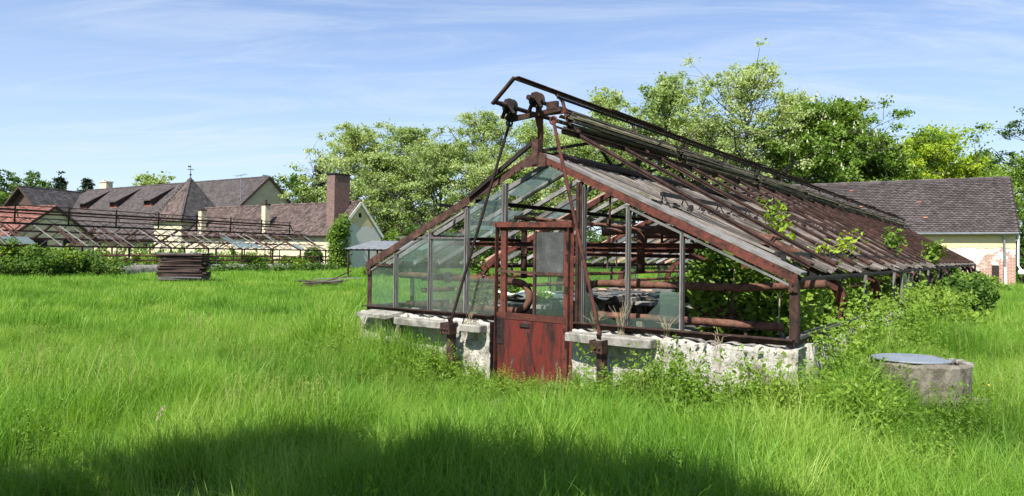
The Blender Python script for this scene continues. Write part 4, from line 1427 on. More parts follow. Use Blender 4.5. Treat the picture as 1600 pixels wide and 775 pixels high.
# door frame and door
df = MB()
df.angle((-.61, -.06, 0.0), (-.61, -.06, 2.17), .05, .07, .012, up=(0, 1, 0))
df.angle((.57, -.06, 0.0), (.57, -.06, 2.14), .06, .07, .012, up=(0, 1, 0), flip=-1)
df.bar((-.65, -.065, 2.165), (.62, -.065, 2.145), .06, .07)
df.build("door_frame", "rust_red", gh)
do_ = MB()
do_.box((-.50, -.03, 1.49), .085, .05, 1.24)
do_.box((.515, -.03, 1.10), .055, .045, 2.08)
do_.bar((-.57, -.035, 2.11), (.54, -.035, 2.10), .04, .05)
do_.bar((-.60, -.035, .91), (.54, -.035, .905), .045, .085)
door = do_.build("door", "rust_red", gh)
pn = MB()
pn.box((-.03, -.045, .455), 1.10, .012, .86)
pn.build("lower_panel", "red_paint", door)
bt = MB()
for z in (.84, .80, .73, .62): bt.tube([(-.55, -.062, z), (-.55, -.04, z)], .018, 8)
bt.box((-.12, -.06, .80), .16, .02, .05)
bt.box((-.535, -.056, .70), .10, .012, .36)
bt.box((-.01, -.056, .455), .012, .012, .5, (1, 0, .25), (0, 1, 0), (-.25, 0, 1))
bt.build("lock_plate", "rust_dark", door)
mb = MB(); mb.box((.02, -.035, 1.50), .035, .04, 1.14); mb.bar((-.60, -.04, 1.52), (.50, -.04, 1.50), .035, .035)
mb.build("glazing_bar", "rust_brown", door)
mb = MB(); mb.box((.262, -.038, 1.785), .43, .014, .53); mb.build("mesh_pane", "mesh_screen", door)
pane([(.04, -.03, .955), (.485, -.03, .955), (.485, -.03, 1.48), (.04, -.03, 1.485)], "glass_clear", door)
hg = MB()
for z in (1.72, 1.88, 1.30, .6): hg.tube([(.56, -.10, z - .05), (.56, -.10, z + .05)], .016, 6)
hg.build("hinge", "rust_dark", door)

# steel ribs (front gable has its own rafters)
RIBS = [2.75, 5.7, 8.7, 11.7, 14.7, 17.7, 20.7, 23.7, 26.7, 29.7, 32.7, 35.7]
for y in RIBS:
    mb = MB()
    for sx in (-1, 1):
        pts = [(HW - .03, SILL - .05), (HW - .04, 1.12), (HW - .10, 1.32), (HW - .27, 1.52), (HW - .52, 1.68), (1.6, rz(1.6) - .12), (0.0, RIDGE - .12)]
        for (xa, za), (xb, zb) in zip(pts, pts[1:]):
            d = norm((sx * (xb - xa), 0, zb - za)); nrm = Vector((-d.z, 0, d.x))
            mb.bar((sx * xa, y, za), (sx * xb, y, zb), .075, .13 if za < 1.6 else .085, nrm, ext=.012)
    mb.build("rib", "rust_red" if y < 12 else "rust_brown", gh)
# purlins and ridge
for sx in (-1, 1):
    for x in (1.1, 2.2, HW - .02):
        mb = MB(); mb.angle((sx * x, .05, rz(x) - .07), (sx * x, GLEN, rz(x) - .07), .05, .06, .01, flip=-sx)
        mb.build("purlin", "rust_dark", gh)
mb = MB(); mb.bar((0, 0.02, RIDGE - .02), (0, GLEN, RIDGE - .02), .12, .16); mb.build("ridge_beam", "rust_dark", gh)
mb = MB(); mb.bar((.17, .3, RIDGE + .02), (.17, GLEN, RIDGE + .02), .20, .05, (SLOPE, 0, 1)); mb.build("ridge_board", "dark_wood", gh)
mb = MB(); mb.bar((HW + .07, .04, rz(HW + .07) - .0), (HW + .07, GLEN, rz(HW + .07) - .02), .05, .03); mb.build("eave_rail", "rust_dark", gh)
mb = MB(); mb.bar((-HW - .05, .04, rz(HW + .05)), (-HW - .05, GLEN, rz(HW + .05)), .05, .05); mb.build("eave_rail", "rust_brown", gh)

# left slope: open sash bars and the few panes left
for i in range(56):
    y = .45 + i * .62
    if i in (7, 8, 19, 31, 40): continue
    x1 = -.15 if rg.random() > .12 else -rg.uniform(.8, 1.6)
    mb = MB(); mb.bar((-HW, y + rg.uniform(-.02, .02), rz(HW) - .0), (x1, y + rg.uniform(-.03, .03), rz(x1) - .0), .05, .065)
    mb.build("sash_bar", "pink_lit_wood" if i in (4, 9, 13, 18) else "grey_bar", gh)  # a few bars coloured as if catching pinkish light
for (y0, x0, x1, mt) in ((.45, .15, 1.0, "glass_roof"), (1.07, 1.4, 2.05, "glass_roof"), (1.07, 2.5, 3.25, "glass_clear"), (2.3, .9, 1.7, "glass_roof"), (2.93, 2.2, 3.2, "glass_clear"),
                         (4.8, 2.3, 3.2, "glass_roof"), (6.0, 1.5, 3.2, "glass_roof"), (7.9, 2.0, 3.2, "glass_clear"), (9.7, 1.2, 3.1, "glass_roof"), (11.6, 2.2, 3.2, "glass_roof"),
                         (.45, 2.2, 3.25, "glass_clear")):
    pane([(-x1, y0 + .03, rz(x1) + .02), (-x1, y0 + .59, rz(x1) + .02), (-x0, y0 + .59, rz(x0) + .02), (-x0, y0 + .03, rz(x0) + .02)], mt, gh)
# left side wall: mullions and panes
for i in range(24):
    y = 1.0 + i * 1.45
    mb = MB(); mb.box((-HW + .01, y, (SILL + EAVE) / 2), .05, .045, EAVE - SILL - .05); mb.build("side_mullion", "grey_wood", gh)
    if i in (0, 1, 3, 4, 5, 7, 9, 10, 13): pane([(-HW + .01, y + .03, SILL + .03), (-HW + .01, y + 1.42, SILL + .03), (-HW + .01, y + 1.42, EAVE - .03), (-HW + .01, y + .03, EAVE - .04)], "glass_clear", gh)

# right slope: weathered roof boards down the slope over dark sash bars
nb = 0
y = .30
while y < 15.2:
    w = rg.uniform(.26, .36)
    cut = rg.uniform(1.45, 1.75)
    for (xa, xb) in ((.22, cut), (cut + .05, HW + rg.uniform(-.06, .12))):
        miss = (0.04 if y < 6 else .14) if xb < 2 else (.05 if y < 5 else .16)
        if rg.random() < miss: continue
        if y < 1.1 and xa > 1: xb = HW - .25
        mb = MB()
        dz = rg.uniform(.025, .05); tl = rg.uniform(-.012, .012)
        nl = rg.choice([3, 3, 4])
        for q in range(nl):
            if rg.random() < .06: continue
            yc = y + w * (q + .5) / nl
            ea, eb = rg.uniform(-.04, .04), rg.uniform(-.08, .05)
            mb.bar((xa + ea, yc + rg.uniform(-.012, .012), rz(xa) + dz + rg.uniform(0, .012)), (xb + eb, yc + rg.uniform(-.012, .012), rz(xb) + dz + rg.uniform(-.01, .025)), w / nl * rg.uniform(.52, .72), .022, (SLOPE, tl + rg.uniform(-.02, .02), 1))
        if nb < 98:
            mb.build("roof_board", "roof_wood", gh)
        nb += 1
    y += w + .015
fb = MB()
while y < GLEN - .2:
    w = rg.uniform(.24, .36)
    for (xa, xb) in ((.3, 1.6), (1.65, HW + .05)):
        if rg.random() < (.3 if xb < 2 else .12): continue
        dz = rg.uniform(.02, .05)
        for q in (.2, .53, .85): fb.bar((xa, y + w * q, rz(xa) + dz), (xb, y + w * q, rz(xb) + dz), w * .25, .022, (SLOPE, 0, 1))
    y += w + .06
tag(fb.build("roof_board", "roof_wood", gh), kind='stuff')
for i in range(42):
    y = 1.0 + i * .83
    mb = MB(); mb.bar((HW, y, rz(HW) - .03), (.15, y, rz(.15) - .03), .035, .05)
    mb.build("sash_bar", "rust_dark", gh)
mb = MB(); mb.box((0, 0, 0), .045, .05, .06)             # little iron clips that held the boards
clip0 = mb.build("clip", "black_metal", gh)
first = True
for i in range(40):
    for x in (1.62, 3.05):
        c = clip0 if first else clip0.copy()
        if not first: COL.objects.link(c)
        first = False
        c.location = (x + rg.uniform(-.05, .05), .45 + i * .42, rz(x) + .075)

# heating pipes
def pipe(pts, r, mat="rust_pipe", n=10):
    mb = MB(); mb.tube(pts, r, n)
    po = mb.build("heating_pipe", mat, gh, smooth=True)
    pts = [Vector(p) for p in pts]
    for a, b in zip(pts, pts[1:]):
        d = (b - a)
        if .7 < d.length < 4 and r > .05:
            m2 = MB()
            for q in (-.035, .0):
                c = a.lerp(b, .55) + d.normalized() * q
                m2.disc(c, d, r * 1.55, .016, 14)
            m2.build("flange", "rust_brown", po)
    return po


def bend(c, r, a0, a1, ax, az, n=7):
    return [Vector(c) + Vector(ax) * r * math.cos(a0 + (a1 - a0) * i / n) + Vector(az) * r * math.sin(a0 + (a1 - a0) * i / n) for i in range(n + 1)]


PI = math.pi
pipe([(3.5, .62, 1.47), (2.9, .6, 1.42), (2.5, .6, 1.385), (2.0, .6, 1.39), (.66, .6, 1.375)] + bend((.62, .6, 1.16), .212, PI / 2, PI * 1.5, (1, 0, 0), (0, 0, 1)) + [(.8, .6, .948), (2.0, .6, .955), (3.05, .6, .955)], .05)
pipe([(-3.2, .62, 1.385), (-1.2, .6, 1.36), (-.78, .6, 1.35)] + bend((-.72, .6, 1.13), .212, PI / 2, -PI / 2, (1, 0, 0), (0, 0, 1)) + [(-1.2, .6, .91), (-3.0, .6, .90)], .056)
pipe([(.75, 1.5, 2.14), (2.3, 1.5, 2.10), (3.0, 1.5, 1.80)], .06)
pipe([(.45, 2.2, 2.08), (2.6, 2.2, 2.04)], .045)
pipe([(.2, 1.5, 2.10), (.72, 1.5, 2.14), (.80, 1.5, 2.10), (.82, 1.5, 2.0), (.82, 1.5, 1.5)], .058)
pipe([(-1.55, 1.9, 2.2), (-1.55, 1.9, 1.35)], .055)
for (x, z, r) in ((-2.95, 1.32, .04), (-2.95, 1.12, .04), (-1.0, 2.32, .035), (1.1, 2.30, .04), (2.95, 1.30, .04)):
    pipe([(x, .9, z), (x, 12, z), (x, GLEN - .5, z)], r)
for (y, z, x0, x1) in ((1.1, 1.92, -2.6, 2.75), (2.75, 1.86, -2.9, 2.9), (5.7, 1.9, -2.8, 2.8), (8.7, 1.9, -2.8, 2.8), (11.7, 1.9, -2.8, 2.8), (4.2, 1.78, -2.9, 1.2), (7.2, 2.2, -2.2, 2.2)):
    mb = MB(); mb.angle((x0, y, z), (x1, y, z - .03), .05, .07, .01); mb.build("tie_bar", "rust_red", gh)
mb = MB(); mb.bar((1.75, 1.0, 1.76), (2.72, 1.0, 1.62), .03, .075); mb.build("tie_bar", "rust_red", gh)
mb = MB(); mb.bar((-2.0, .9, 2.26), (-.5, 1.0, 2.20), .05, .07); mb.build("tie_bar", "rust_dark", gh)
hr = []
for (x, y, zt, zb) in ((1.1, 1.6, 2.5, 1.9), (.3, 2.75, 2.9, 1.9), (2.0, 2.8, 2.2, 1.5), (-.4, 2.8, 2.9, 1.95), (1.5, 3.8, 2.4, 1.5), (.6, 4.2, 2.7, 1.6), (-1.2, 4.2, 2.5, 1.5), (-.3, 5.7, 2.9, 1.6), (-1.8, 5.7, 2.2, 1.5), (.9, 6.4, 2.6, 1.7), (2.45, .62, 1.36, .88), (2.62, .62, .92, .80)):
    mb = MB(); mb.bar((x, y, zt), (x, y, zb), .035, .012, (0, 1, 0)); mb.build("hanger_rod", "rust_brown", gh)

# --- iron walkway and shade gear over the ridge
for i in range(13):
    y = .08 + i * 2.95
    mb = MB()
    mb.bar((0, y, RIDGE + .05), (.0, y, 3.66), .055, .055, (0, 1, 0))
    mb.prism([(-.09, y - .03, 3.68), (.09, y - .03, 3.68), (.03, y - .03, 3.46), (-.03, y - .03, 3.46)], (0, .012, 0))
    mb.bar((-.40, y, 3.66), (.42, y, 3.66), .05, .06)
    mb.build("ridge_post", "rust_red" if i == 0 else "rust_dark", gh)
    if i < 12:
        for ya, yb in ((y + .05, y + .95), (y + 2.0, y + 1.05), (y + 2.0, y + 2.9)):
            mb = MB(); mb.bar((.03, ya, RIDGE + .08), (.28, yb, 3.38), .035, .045); mb.build("brace", "rust_dark", gh)
mb = MB(); mb.angle((.38, .02, 3.38), (.38, GLEN + .2, 3.38), .06, .065, .01); mb.build("bar_rail", "rust_brown", gh)
mb = MB(); mb.tube([(-.34, -.5, 3.76), (-.34, GLEN, 3.74)], .032, 8); mb.build("shaft", "rust_dark", gh)
mb = MB(); mb.tube([(.06, -.28, 3.80), (.06, GLEN, 3.77)], .030, 8); mb.build("shaft", "rust_dark", gh)
mb = MB()
mb.angle((0.0, -.5, 4.02), (.02, GLEN + .3, 4.00), .06, .05, .01)
mb.bar((0.0, -.52, 4.03), (-.36, -.52, 3.73), .03, .055, (0, 1, 0))
mb.build("top_rail", "rust_brown", gh)
mb = MB(); mb.angle((.13, .28, 3.91), (.14, GLEN + .3, 3.89), .028, .03, .008); mb.build("top_rail", "rust_dark", gh)
yy = .6                                                   # loose flat plates still bolted along the top rail
while yy < GLEN:
    ln = rg.uniform(1.2, 2.6)
    if rg.random() < .6:
        mb = MB(); mb.bar((.03, yy, 4.05 + rg.uniform(0, .012)), (.04, yy + ln, 4.045 + rg.uniform(0, .07)), .075, .012)
        mb.build("cover_strip", "rust_brown", gh)
    yy += ln + .06
for i in range(17):
    y = .42 + i * 2.15
    mb = MB()
    mb.bar((.13, y, 3.90), (.22, y, 3.60), .03, .05, (0, 1, 0)); mb.bar((.22, y, 3.60), (.42, y, 3.42), .03, .04, (0, 1, 0)); mb.bar((0.02, y, 4.0), (.13, y, 3.88), .03, .04, (0, 1, 0))
    mb.build("bracket", "rust_brown", gh)
for (x, y, z, r) in ((-.34, -.16, 3.76, .105), (.06, -.10, 3.81, .105)):
    mb = MB(); mb.disc((x, y - .035, z), (0, 1, 0), r, .02, 20); mb.disc((x, y + .035, z), (0, 1, 0), r, .02, 20); mb.disc((x, y, z), (0, 1, 0), r * .72, .06, 16)
    pw = mb.build("pulley", "rust_brown" if x > 0 else "rust_dark", gh, bevel=.004)
    mb = MB(); mb.tube([(x, y - .20, z), (x, y + .05, z)], .035, 10); mb.build("axle", "rust_brown", pw)
    mb = MB(); mb.bar((x - .02, y - .07, z + .08), (x + .13, y - .07, z - .12), .02, .05, (0, 1, 0)); mb.bar((x, y - .07, z), (x - .08, y - .07, z - .17), .02, .06, (0, 1, 0)); mb.build("crank_arm", "rust_dark", pw)
mb = MB()
mb.bar((-.46, -.05, 3.60), (.42, -.05, 3.66), .05, .06); mb.bar((-.38, -.05, 3.58), (-.33, -.05, 3.78), .06, .06, (0, 1, 0)); mb.box((.28, -.05, 3.72), .16, .06, .10)
mb.bar((-.44, -.1, 3.60), (-.34, -.1, 3.72), .04, .07, (0, 1, 0)); mb.bar((.06, -.05, 3.62), (.06, -.05, 3.80), .06, .06, (0, 1, 0))
mb.build("pulley_bracket", "rust_brown", gh)
# the two long tie rods anchored in blocks on the ledge
for (p, q, mt) in (((-.42, -.06, 3.56), (-1.21, -.32, .80), "rust_dark"), ((.30, -.06, 3.52), (1.19, -.32, .76), "rust_red")):
    mb = MB(); mb.tube([p, q], .022, 8)
    mb.tube(bend(p, .05, 0, 2 * PI, (1, 0, 0), (0, 0, 1), 10), .014, 6)
    rod = mb.build("tie_rod", mt, gh)
    bx, by, bz = q
    mb = MB(); mb.box((bx + .01, by - .07, bz - .10), .16, .14, .14); mb.box((bx - .06, by - .07, bz - .095), .025, .17, .16); mb.box((bx + .09, by - .07, bz - .095), .025, .17, .165)
    for ox in (-.045, .01, .065): mb.tube([(bx + ox, by - .165, bz - .10), (bx + ox, by - .13, bz - .10)], .018, 8)
    mb.bar((bx, by + .02, bz - .04), (bx - .01, by - .04, bz + .06), .05, .05, (0, 1, 0))
    mb.box((bx + .04, by - .03, bz - .45), .10, .10, .55)
    mb.build("anchor_block", "rust_brown", rod, bevel=.006)

# raised girders on V struts and the sloping slide bars over the right roof
for (x, zr, y0, sgn, y1) in ((1.62, .19, .42, 1, GLEN), (3.0, .09, .5, 1, GLEN), (1.8, .22, .02, -1, 12)):
    mb = MB(); mb.bar((sgn * x, y0, rz(x) + zr), (sgn * x, y1, rz(x) + zr), .04, .05)
    gi_ = mb.build("girder", "black_metal", gh)
    y = y0 + .05
    while y < min(y1, 22):
        mb = MB()
        mb.bar((sgn * x, y, rz(x) + zr), (sgn * (x + .12), y + .02, rz(x + .12) + .02), .014, .014)
        mb.bar((sgn * x, y, rz(x) + zr), (sgn * (x - .14), y + .25, rz(x - .14) + .04), .014, .014)
        mb.build("strut", "rust_dark", gi_)
        y += .66
for i in range(27):
    y = .42 + i * 1.32
    j = rg.uniform(-.04, .04)
    mb = MB()
    a, b = Vector((.40, y, 3.40)), Vector((HW - .02, y + .35 + j, rz(HW - .02) + .10))
    mb.bar(a, b, .042, .03); mb.bar(a - Vector((0, 0, .025)), b - Vector((0, 0, .025)), .016, .05)
    hk = bend(b + Vector((.0, .08, .0)), .08, PI, PI * 2, (0, 1, 0), (.6, 0, -.35), 6)
    mb.tube(hk + [hk[-1] + Vector((-.16, .02, .09))], .02, 6)
    mb.build("slide_bar", "rust_brown", gh)
# cross laths, broken and tangled, over the far part of the roof
for i in range(26):
    x = rg.uniform(.5, 1.6)
    y = rg.uniform(8, 28)
    mb = MB(); mb.bar((x, y, rz(x) + rg.uniform(.1, .3)), (x + rg.uniform(-.3, .3), y + rg.uniform(2, 5), rz(x) + rg.uniform(.05, .35)), .03, .04)
    mb.build("loose_lath", "rust_brown", gh)
# rear gable
for sx in (-1, 1):
    mb = MB(); mb.bar((sx * HW, GLEN - .05, EAVE), (0, GLEN - .05, RIDGE), .06, .09); mb.build("gable_rafter", "rust_dark", gh)
    mb = MB(); mb.box((sx * HW, GLEN - .05, .8), .08, .08, 1.6); mb.build("corner_post", "rust_dark", gh)
for x in (-2.2, -1.1, 0, 1.1, 2.2):
    mb = MB(); mb.box((x, GLEN - .05, (SILL + rz(x)) / 2), .05, .05, rz(x) - SILL - .1); mb.build("mullion", "grey_wood", gh)

# an old window sash and boards leaning in the right side wall
mb = MB()
for z in (.92, 1.5): mb.bar((HW + .06, 7.7, z), (HW + .06, 8.6, z + .02), .05, .05)
for y in (7.72, 8.58): mb.bar((HW + .06, y, .92), (HW + .06, y, 1.52), .05, .05, (0, 1, 0))
sw = mb.build("side_sash", "grey_wood", gh)
pane([(HW + .06, 7.75, .95), (HW + .06, 8.55, .95), (HW + .06, 8.55, 1.49), (HW + .06, 7.75, 1.49)], "glass_frosted", sw)
for y in (4.2, 7.2, 9.9, 11.4, 13.2, 16, 19, 22):
    mb = MB(); mb.box((HW + .0, y, (SILL + EAVE) / 2), .05, .05, EAVE - SILL - .05); mb.build("side_mullion", "grey_wood", gh)

# ------------------------------------------------------------------ things on and in the greenhouse
def place(o, p, rz_=GANG):
    o.location = p; o.rotation_euler = (0, 0, rz_); return o


ys = .28
names = ["front roll of mossy wooden shade slats under the iron walkway", "second roll of shade slats behind the front roll on the ridge",
         "third roll of shade slats on the ridge with slipped slats", "fourth roll of dark shade slats along the ridge", "fifth roll of dark shade slats along the ridge",
         "sixth roll of shade slats near the far end of the ridge", "seventh roll of shade slats before the last", "last roll of shade slats at the far end of the ridge"]
for i in range(8):
    ln = 4.2 if i else 3.6
    mb = MB()
    nS = 34
    for k in range(nS):
        a = k * .52 + i; r = .06 + .095 * k / nS
        y0 = rg.uniform(0, .18); tilt = rg.uniform(-.03, .03) * (1 + i * .3)
        ca, sa = math.cos(a), math.sin(a)
        p = Vector((ca * r * 1.0, y0, sa * r * 1.15)); q = Vector((ca * r * 1.1 + rg.uniform(-.01, .01), ln - rg.uniform(0, .2), sa * r * 1.15 + tilt))
        mb.bar(p, q, .034, .009, (ca, 0, sa))
    o = place(mb.build("rolled_shade", "slat_wood"), gw(.26, ys, 3.575 - .008 * i))
    tag(o, names[i], "roller blind", "rolled slat shades along the ridge")
    ys += ln + .22

# growing benches and what lies on them
def bench(label, x0, x1, y0, y1, z, n=4):
    rt_ = empty("growing_bench", gw((x0 + x1) / 2, y0, 0), GANG, label, "bench")
    w, l_ = x1 - x0, y1 - y0
    mb = MB()
    k = 0
    mb.prism([(-w / 2, 0, z - .07), (w / 2, 0, z - .07), (w / 2, l_, z - .07), (-w / 2, l_, z - .07)], (0, 0, .07))
    for s in (-1, 1): mb.bar((s * w / 2, 0, z + .01), (s * w / 2, l_, z + .01), .05, .14)
    mb.build("bench_top", "concrete", rt_, bevel=.008)
    for i in range(n):
        for s in (-1, 1):
            m2 = MB(); m2.box((s * (w / 2 - .12), .2 + (l_ - .4) * i / (n - 1), (z - .07) / 2), .12, .12, z - .07); m2.build("leg", "concrete", rt_)
    return rt_


bench("long concrete growing bench along the left side inside the greenhouse", -2.9, -1.2, 2.2, 14, .88, 6)
bench("concrete growing bench in the middle of the greenhouse strewn with debris", -.9, .5, 4.6, 15, .86, 5)
bench("short concrete growing bench behind the right panes under the shrubs", 1.5, 3.0, .75, 6.0, .80, 4)
g = MB(); g.quad(gw(-HW, 0, .02), gw(HW, 0, .02), gw(HW, GLEN, .02), gw(-HW, GLEN, .02))
tag(g.build("soil", "soil"), kind='structure')


def crumpled(name, cx, cy, sx, sy, z, mat, label, cat, seed, amp=.05):
    rng = np.random.default_rng(seed)
    mb = MB(); n = 12
    ph_ = rng.uniform(0, 6, 4)
    H_ = [[z + .02 + amp * (1 + math.sin(i * .9 + ph_[0]) * math.cos(j * .7 + ph_[1])) * .5 + rng.uniform(0, amp * .35) for j in range(n + 1)] for i in range(n + 1)]
    for i in range(n + 1):
        for j in range(n + 1):
            mb.v.append(((i / n - .5) * sx + rng.normal() * .015, (j / n - .5) * sy + rng.normal() * .015, H_[i][j]))
    for i in range(n):
        for j in range(n):
            a = i * (n + 1) + j
            mb.f.append((a, a + n + 1, a + n + 2, a + 1))
    o = mb.build(name, mat, smooth=True)
    sd = o.modifiers.new("thick", 'SOLIDIFY'); sd.thickness = .006
    place(o, gw(cx, cy, 0), GANG + rng.uniform(-.3, .3))
    return tag(o, label, cat)


crumpled("tarp", -.75 - .9, 3.6, 1.3, 1.8, .90, "tarp", "crumpled dark blue grey foil on the left bench seen through the door glass", "tarp", 3, .09)
crumpled("tarp", -.2, 5.6, 1.1, 1.3, .88, "tarp", "crumpled grey foil on the middle bench right of the door", "tarp", 4, .10)
crumpled("plaster_sheet", -2.2, 2.9, .9, .9, .93, "white_wash", "torn pale sheet on the near end of the left bench", "sheet", 6, .10)
jr = random.Random(31)
for i in range(16):
    x, y, z = (jr.uniform(-.8, .4), jr.uniform(4.7, 9), .90) if i % 2 else (jr.uniform(-2.7, -1.3), jr.uniform(2.4, 9), .93)
    mb = MB(); l_ = jr.uniform(.7, 1.6)
    mb.box((0, 0, .03 + .025 * (i // 4)), l_, jr.uniform(.06, .14), .03)
    o = place(mb.build("broken_lath", jr.choice(["grey_wood", "grey_wood", "pink_lit_wood", "dark_wood"]), bevel=.003), gw(x, y, z), GANG + jr.uniform(-.5, .5))
    tag(o, "broken weathered lath lying among the debris on the growing benches", "lath", "broken laths on the benches")
for i in range(7):
    x, y = jr.uniform(-.7, .4), jr.uniform(4.6, 8)
    mb = MB(); mb.prism([(-.3, -.2, 0), (.25, -.25, 0), (.32, .18, 0), (-.1, .27, 0)], (0, 0, .005))
    o = mb.build("glass_shard", "glass_roof"); place(o, gw(x, y, 1.0), GANG + jr.uniform(-2, 2)); o.rotation_euler.x = jr.uniform(-.15, .15)
    tag(o, "dusty broken glass sheet lying on the middle bench", "glass", "glass sheets on the middle bench")
for i in range(4):
    mb = MB(); mb.box((0, 0, .11), .34, .26, .22); mb.box((0, 0, .225), .30, .22, .02)
    o = place(mb.build("concrete_block", "concrete", bevel=.02), gw(-.75 + i * .42, 9.6 + (i % 2) * .3, .93), GANG + jr.uniform(-.3, .3))
    tag(o, "pale concrete block standing on the middle bench", "block", "concrete blocks on the bench")
# stack of rusty sheets behind the right panes
for i in range(9):
    mb = MB()
    w, d = .62 + jr.uniform(-.06, .06), .42
    mb.prism([(-w / 2, -d / 2, 0), (w / 2, -d / 2, 0), (w / 2, d / 2, jr.uniform(-.01, .02)), (-w / 2, d / 2, .012)], (0, 0, .008))
    mb.prism([(-w / 2, -d / 2 - .004, .0), (w / 2, -d / 2 - .004, 0), (w / 2, -d / 2 - .004, .018), (-w / 2, -d / 2 - .004, .018)], (0, -.006, 0))
    o = place(mb.build("rusty_sheet", "dark_wood" if i == 8 else "rust_pipe" if i % 2 else "rust_red"), gw(2.26 + jr.uniform(-.05, .05), 1.05, .97 + i * .019), GANG + jr.uniform(-.12, .12))
    o.rotation_euler.y = R(2.5) + jr.uniform(-.02, .02)
    tag(o, "grey topmost sheet of the rusty stack behind the right panes" if i == 8 else "rusty thin sheet in the low stack behind the right panes", "metal sheet", "stacked rusty sheets")
mb = MB(); mb.box((0, 0, .05), .7, .45, .10); tag(place(mb.build("concrete_slab", "concrete", bevel=.01), gw(2.26, 1.05, .865)), "flat concrete slab under the rusty sheet stack", "slab")

# ------------------------------------------------------------------ plants in and on the greenhouse
rng = np.random.default_rng(91)


def thicket(name, label, cat, region, n_lobes, per, leaf, mat, seed, zmax, kind='stuff'):
    rng = np.random.default_rng(seed)
    P = []
    k = 0
    while k < n_lobes:
        x, y = region(rng)
        top = zmax(x, y)
        z = rng.uniform(.25, 1.0) * top
        s = rng.uniform(.16, .34)
        o = rng.normal(size=(per, 3)); o /= np.linalg.norm(o, axis=1, keepdims=True)
        o *= (1 - np.abs(rng.normal(0, .3, (per, 1)))).clip(.05, 1.1) * s
        c = np.array(gw(x, y, z)[:])
        P.append(c + o)
        k += 1
    P = np.concatenate(P)
    P = P[(P[:, 2] > .02)]
    lx = (P - np.array(GO[:])) @ np.array(GN[:])
    if kind == 'inside':
        P = P[(np.abs(lx) < HW - .12) & (P[:, 2] < RIDGE - .22 - SLOPE * np.abs(lx)) & (((P - np.array(GO[:])) @ np.array(GU[:])) > .75)]
    o = leaf_object(name, rng, P, leaf, mat, bias=(-.15, -.25, .45))
    return tag(o, label, cat, kind='stuff')


def reg_in(rng):
    y = .85 + 8.5 * rng.uniform() ** 1.8
    xl = max(-.6, 2.0 - .42 * (y - .9))
    return rng.uniform(xl, 3.1), y


thicket("undergrowth", "dense leafy undergrowth filling the right half of the greenhouse", "undergrowth", reg_in, 420, 80, .10, "leaf_bright", 1,
        lambda x, y: min(2.15 if x > .8 else 1.6, RIDGE - .3 - SLOPE * x), 'inside')
thicket("undergrowth", "undergrowth further back along the right wall inside the greenhouse", "undergrowth", lambda r: (r.uniform(1.6, 3.15), r.uniform(4, 30)), 330, 50, .13, "leaf_bright", 2,
        lambda x, y: min(1.9, RIDGE - .3 - SLOPE * x), 'inside')


def side_region(r):
    y = r.uniform(10, 34)
    return HW + .1 + abs(r.normal(0, .22 + .008 * y)), y


thicket("bramble", "bramble and shrubs overgrowing the far right side wall of the greenhouse", "bramble", side_region, 170, 75, .10, "leaf_bright", 3,
        lambda x, y: .7 + .4 * math.sin(y * .7) ** 2 + .25 * max(0, 1 - abs(y - 22) / 7))


def low_side(r):
    y = .5 + 11 * r.uniform()
    return HW + .10 + abs(r.normal(0, .13)), y


thicket("bramble", "low leafy climbers covering the near right side wall under the sill", "bramble", low_side, 230, 50, .05, "weed_leaf", 7, lambda x, y: .75 + .45 * math.sin(y * 1.7) ** 2)


def gbush(label, x, y, rx_, ry_, h, leaf, mat, seed, n, base=0, cat="shrub", name="shrub", lobes=8):
    p = gw(x, y, 0)
    return make_bush(name, label, cat, p.x, p.y, rx_, ry_, h, leaf, mat, seed, n, base=base, lobes=lobes)


gbush("big leafy shrub before the far end of the right side wall", HW + .3, 21.5, .8, 1.2, 1.75, .13, "leaf_bright", 301, 4200)
gbush("leafy shrub beside the leaning sash of the right side wall", HW + .25, 9.8, .45, .6, 1.25, .09, "leaf_bright", 302, 1500)
gbush("low shrub behind the bramble at the right side wall", HW + .6, 15.5, .8, 1.0, 1.5, .11, "leaf_mid", 303, 2600)
gbush("fern like plant behind the left panes of the gable", -2.2, 1.5, .45, .5, 1.7, .07, "leaf_bright", 304, 1500, cat="plant", name="plant")
gbush("plant pressed against the second pane from the left", -2.75, 2.6, .5, .6, 1.6, .08, "leaf_mid", 305, 1400, cat="plant", name="plant")
gbush("leafy plant on the bench right of the door glass", .1, 5.0, .4, .5, .55, .08, "leaf_bright", 306, 600, base=.85, cat="plant", name="plant")
gbush("small green plant on the left bench seen through the door", -1.5, 2.5, .25, .25, .22, .07, "leaf_bright", 307, 160, base=.90, cat="plant", name="plant", lobes=4)


def sprout(label, x, y, h, n, leaf, seed, mat="leaf_yellow", lean=(0, 0)):
    """a shoot that has grown out through the roof"""
    rng = np.random.default_rng(seed)
    b = gw(x, y, 0)
    root = empty("roof_sapling", (b.x, b.y, 0), GANG, label, "sapling")
    zr = rz(x)
    mb = MB()
    P = []
    for k in range(4):
        l_ = Vector((lean[0] + rng.normal() * .12, lean[1] + rng.normal() * .12, 0))
        pts = [Vector((rng.normal() * .03, rng.normal() * .03, 0)), Vector((l_.x * .3, l_.y * .3, zr)), Vector((l_.x * 1.0, l_.y * 1.0, zr + h * rng.uniform(.5, 1)))]
        mb.tube(pts, [.02, .015, .005], 5)
        for _ in range(n // 4):
            t = rng.uniform(0, 1)
            c = pts[1].lerp(pts[2], t)
            P.append(np.array(c[:]) + rng.normal(size=3) * np.array([.10, .10, .06]) * (1.15 - .6 * t))
    mb.build("stem", "bark", root)
    leaf_object("leaves", rng, P, leaf, mat, root, bias=(-.2, -.2, .5), aspect=.55)
    return root


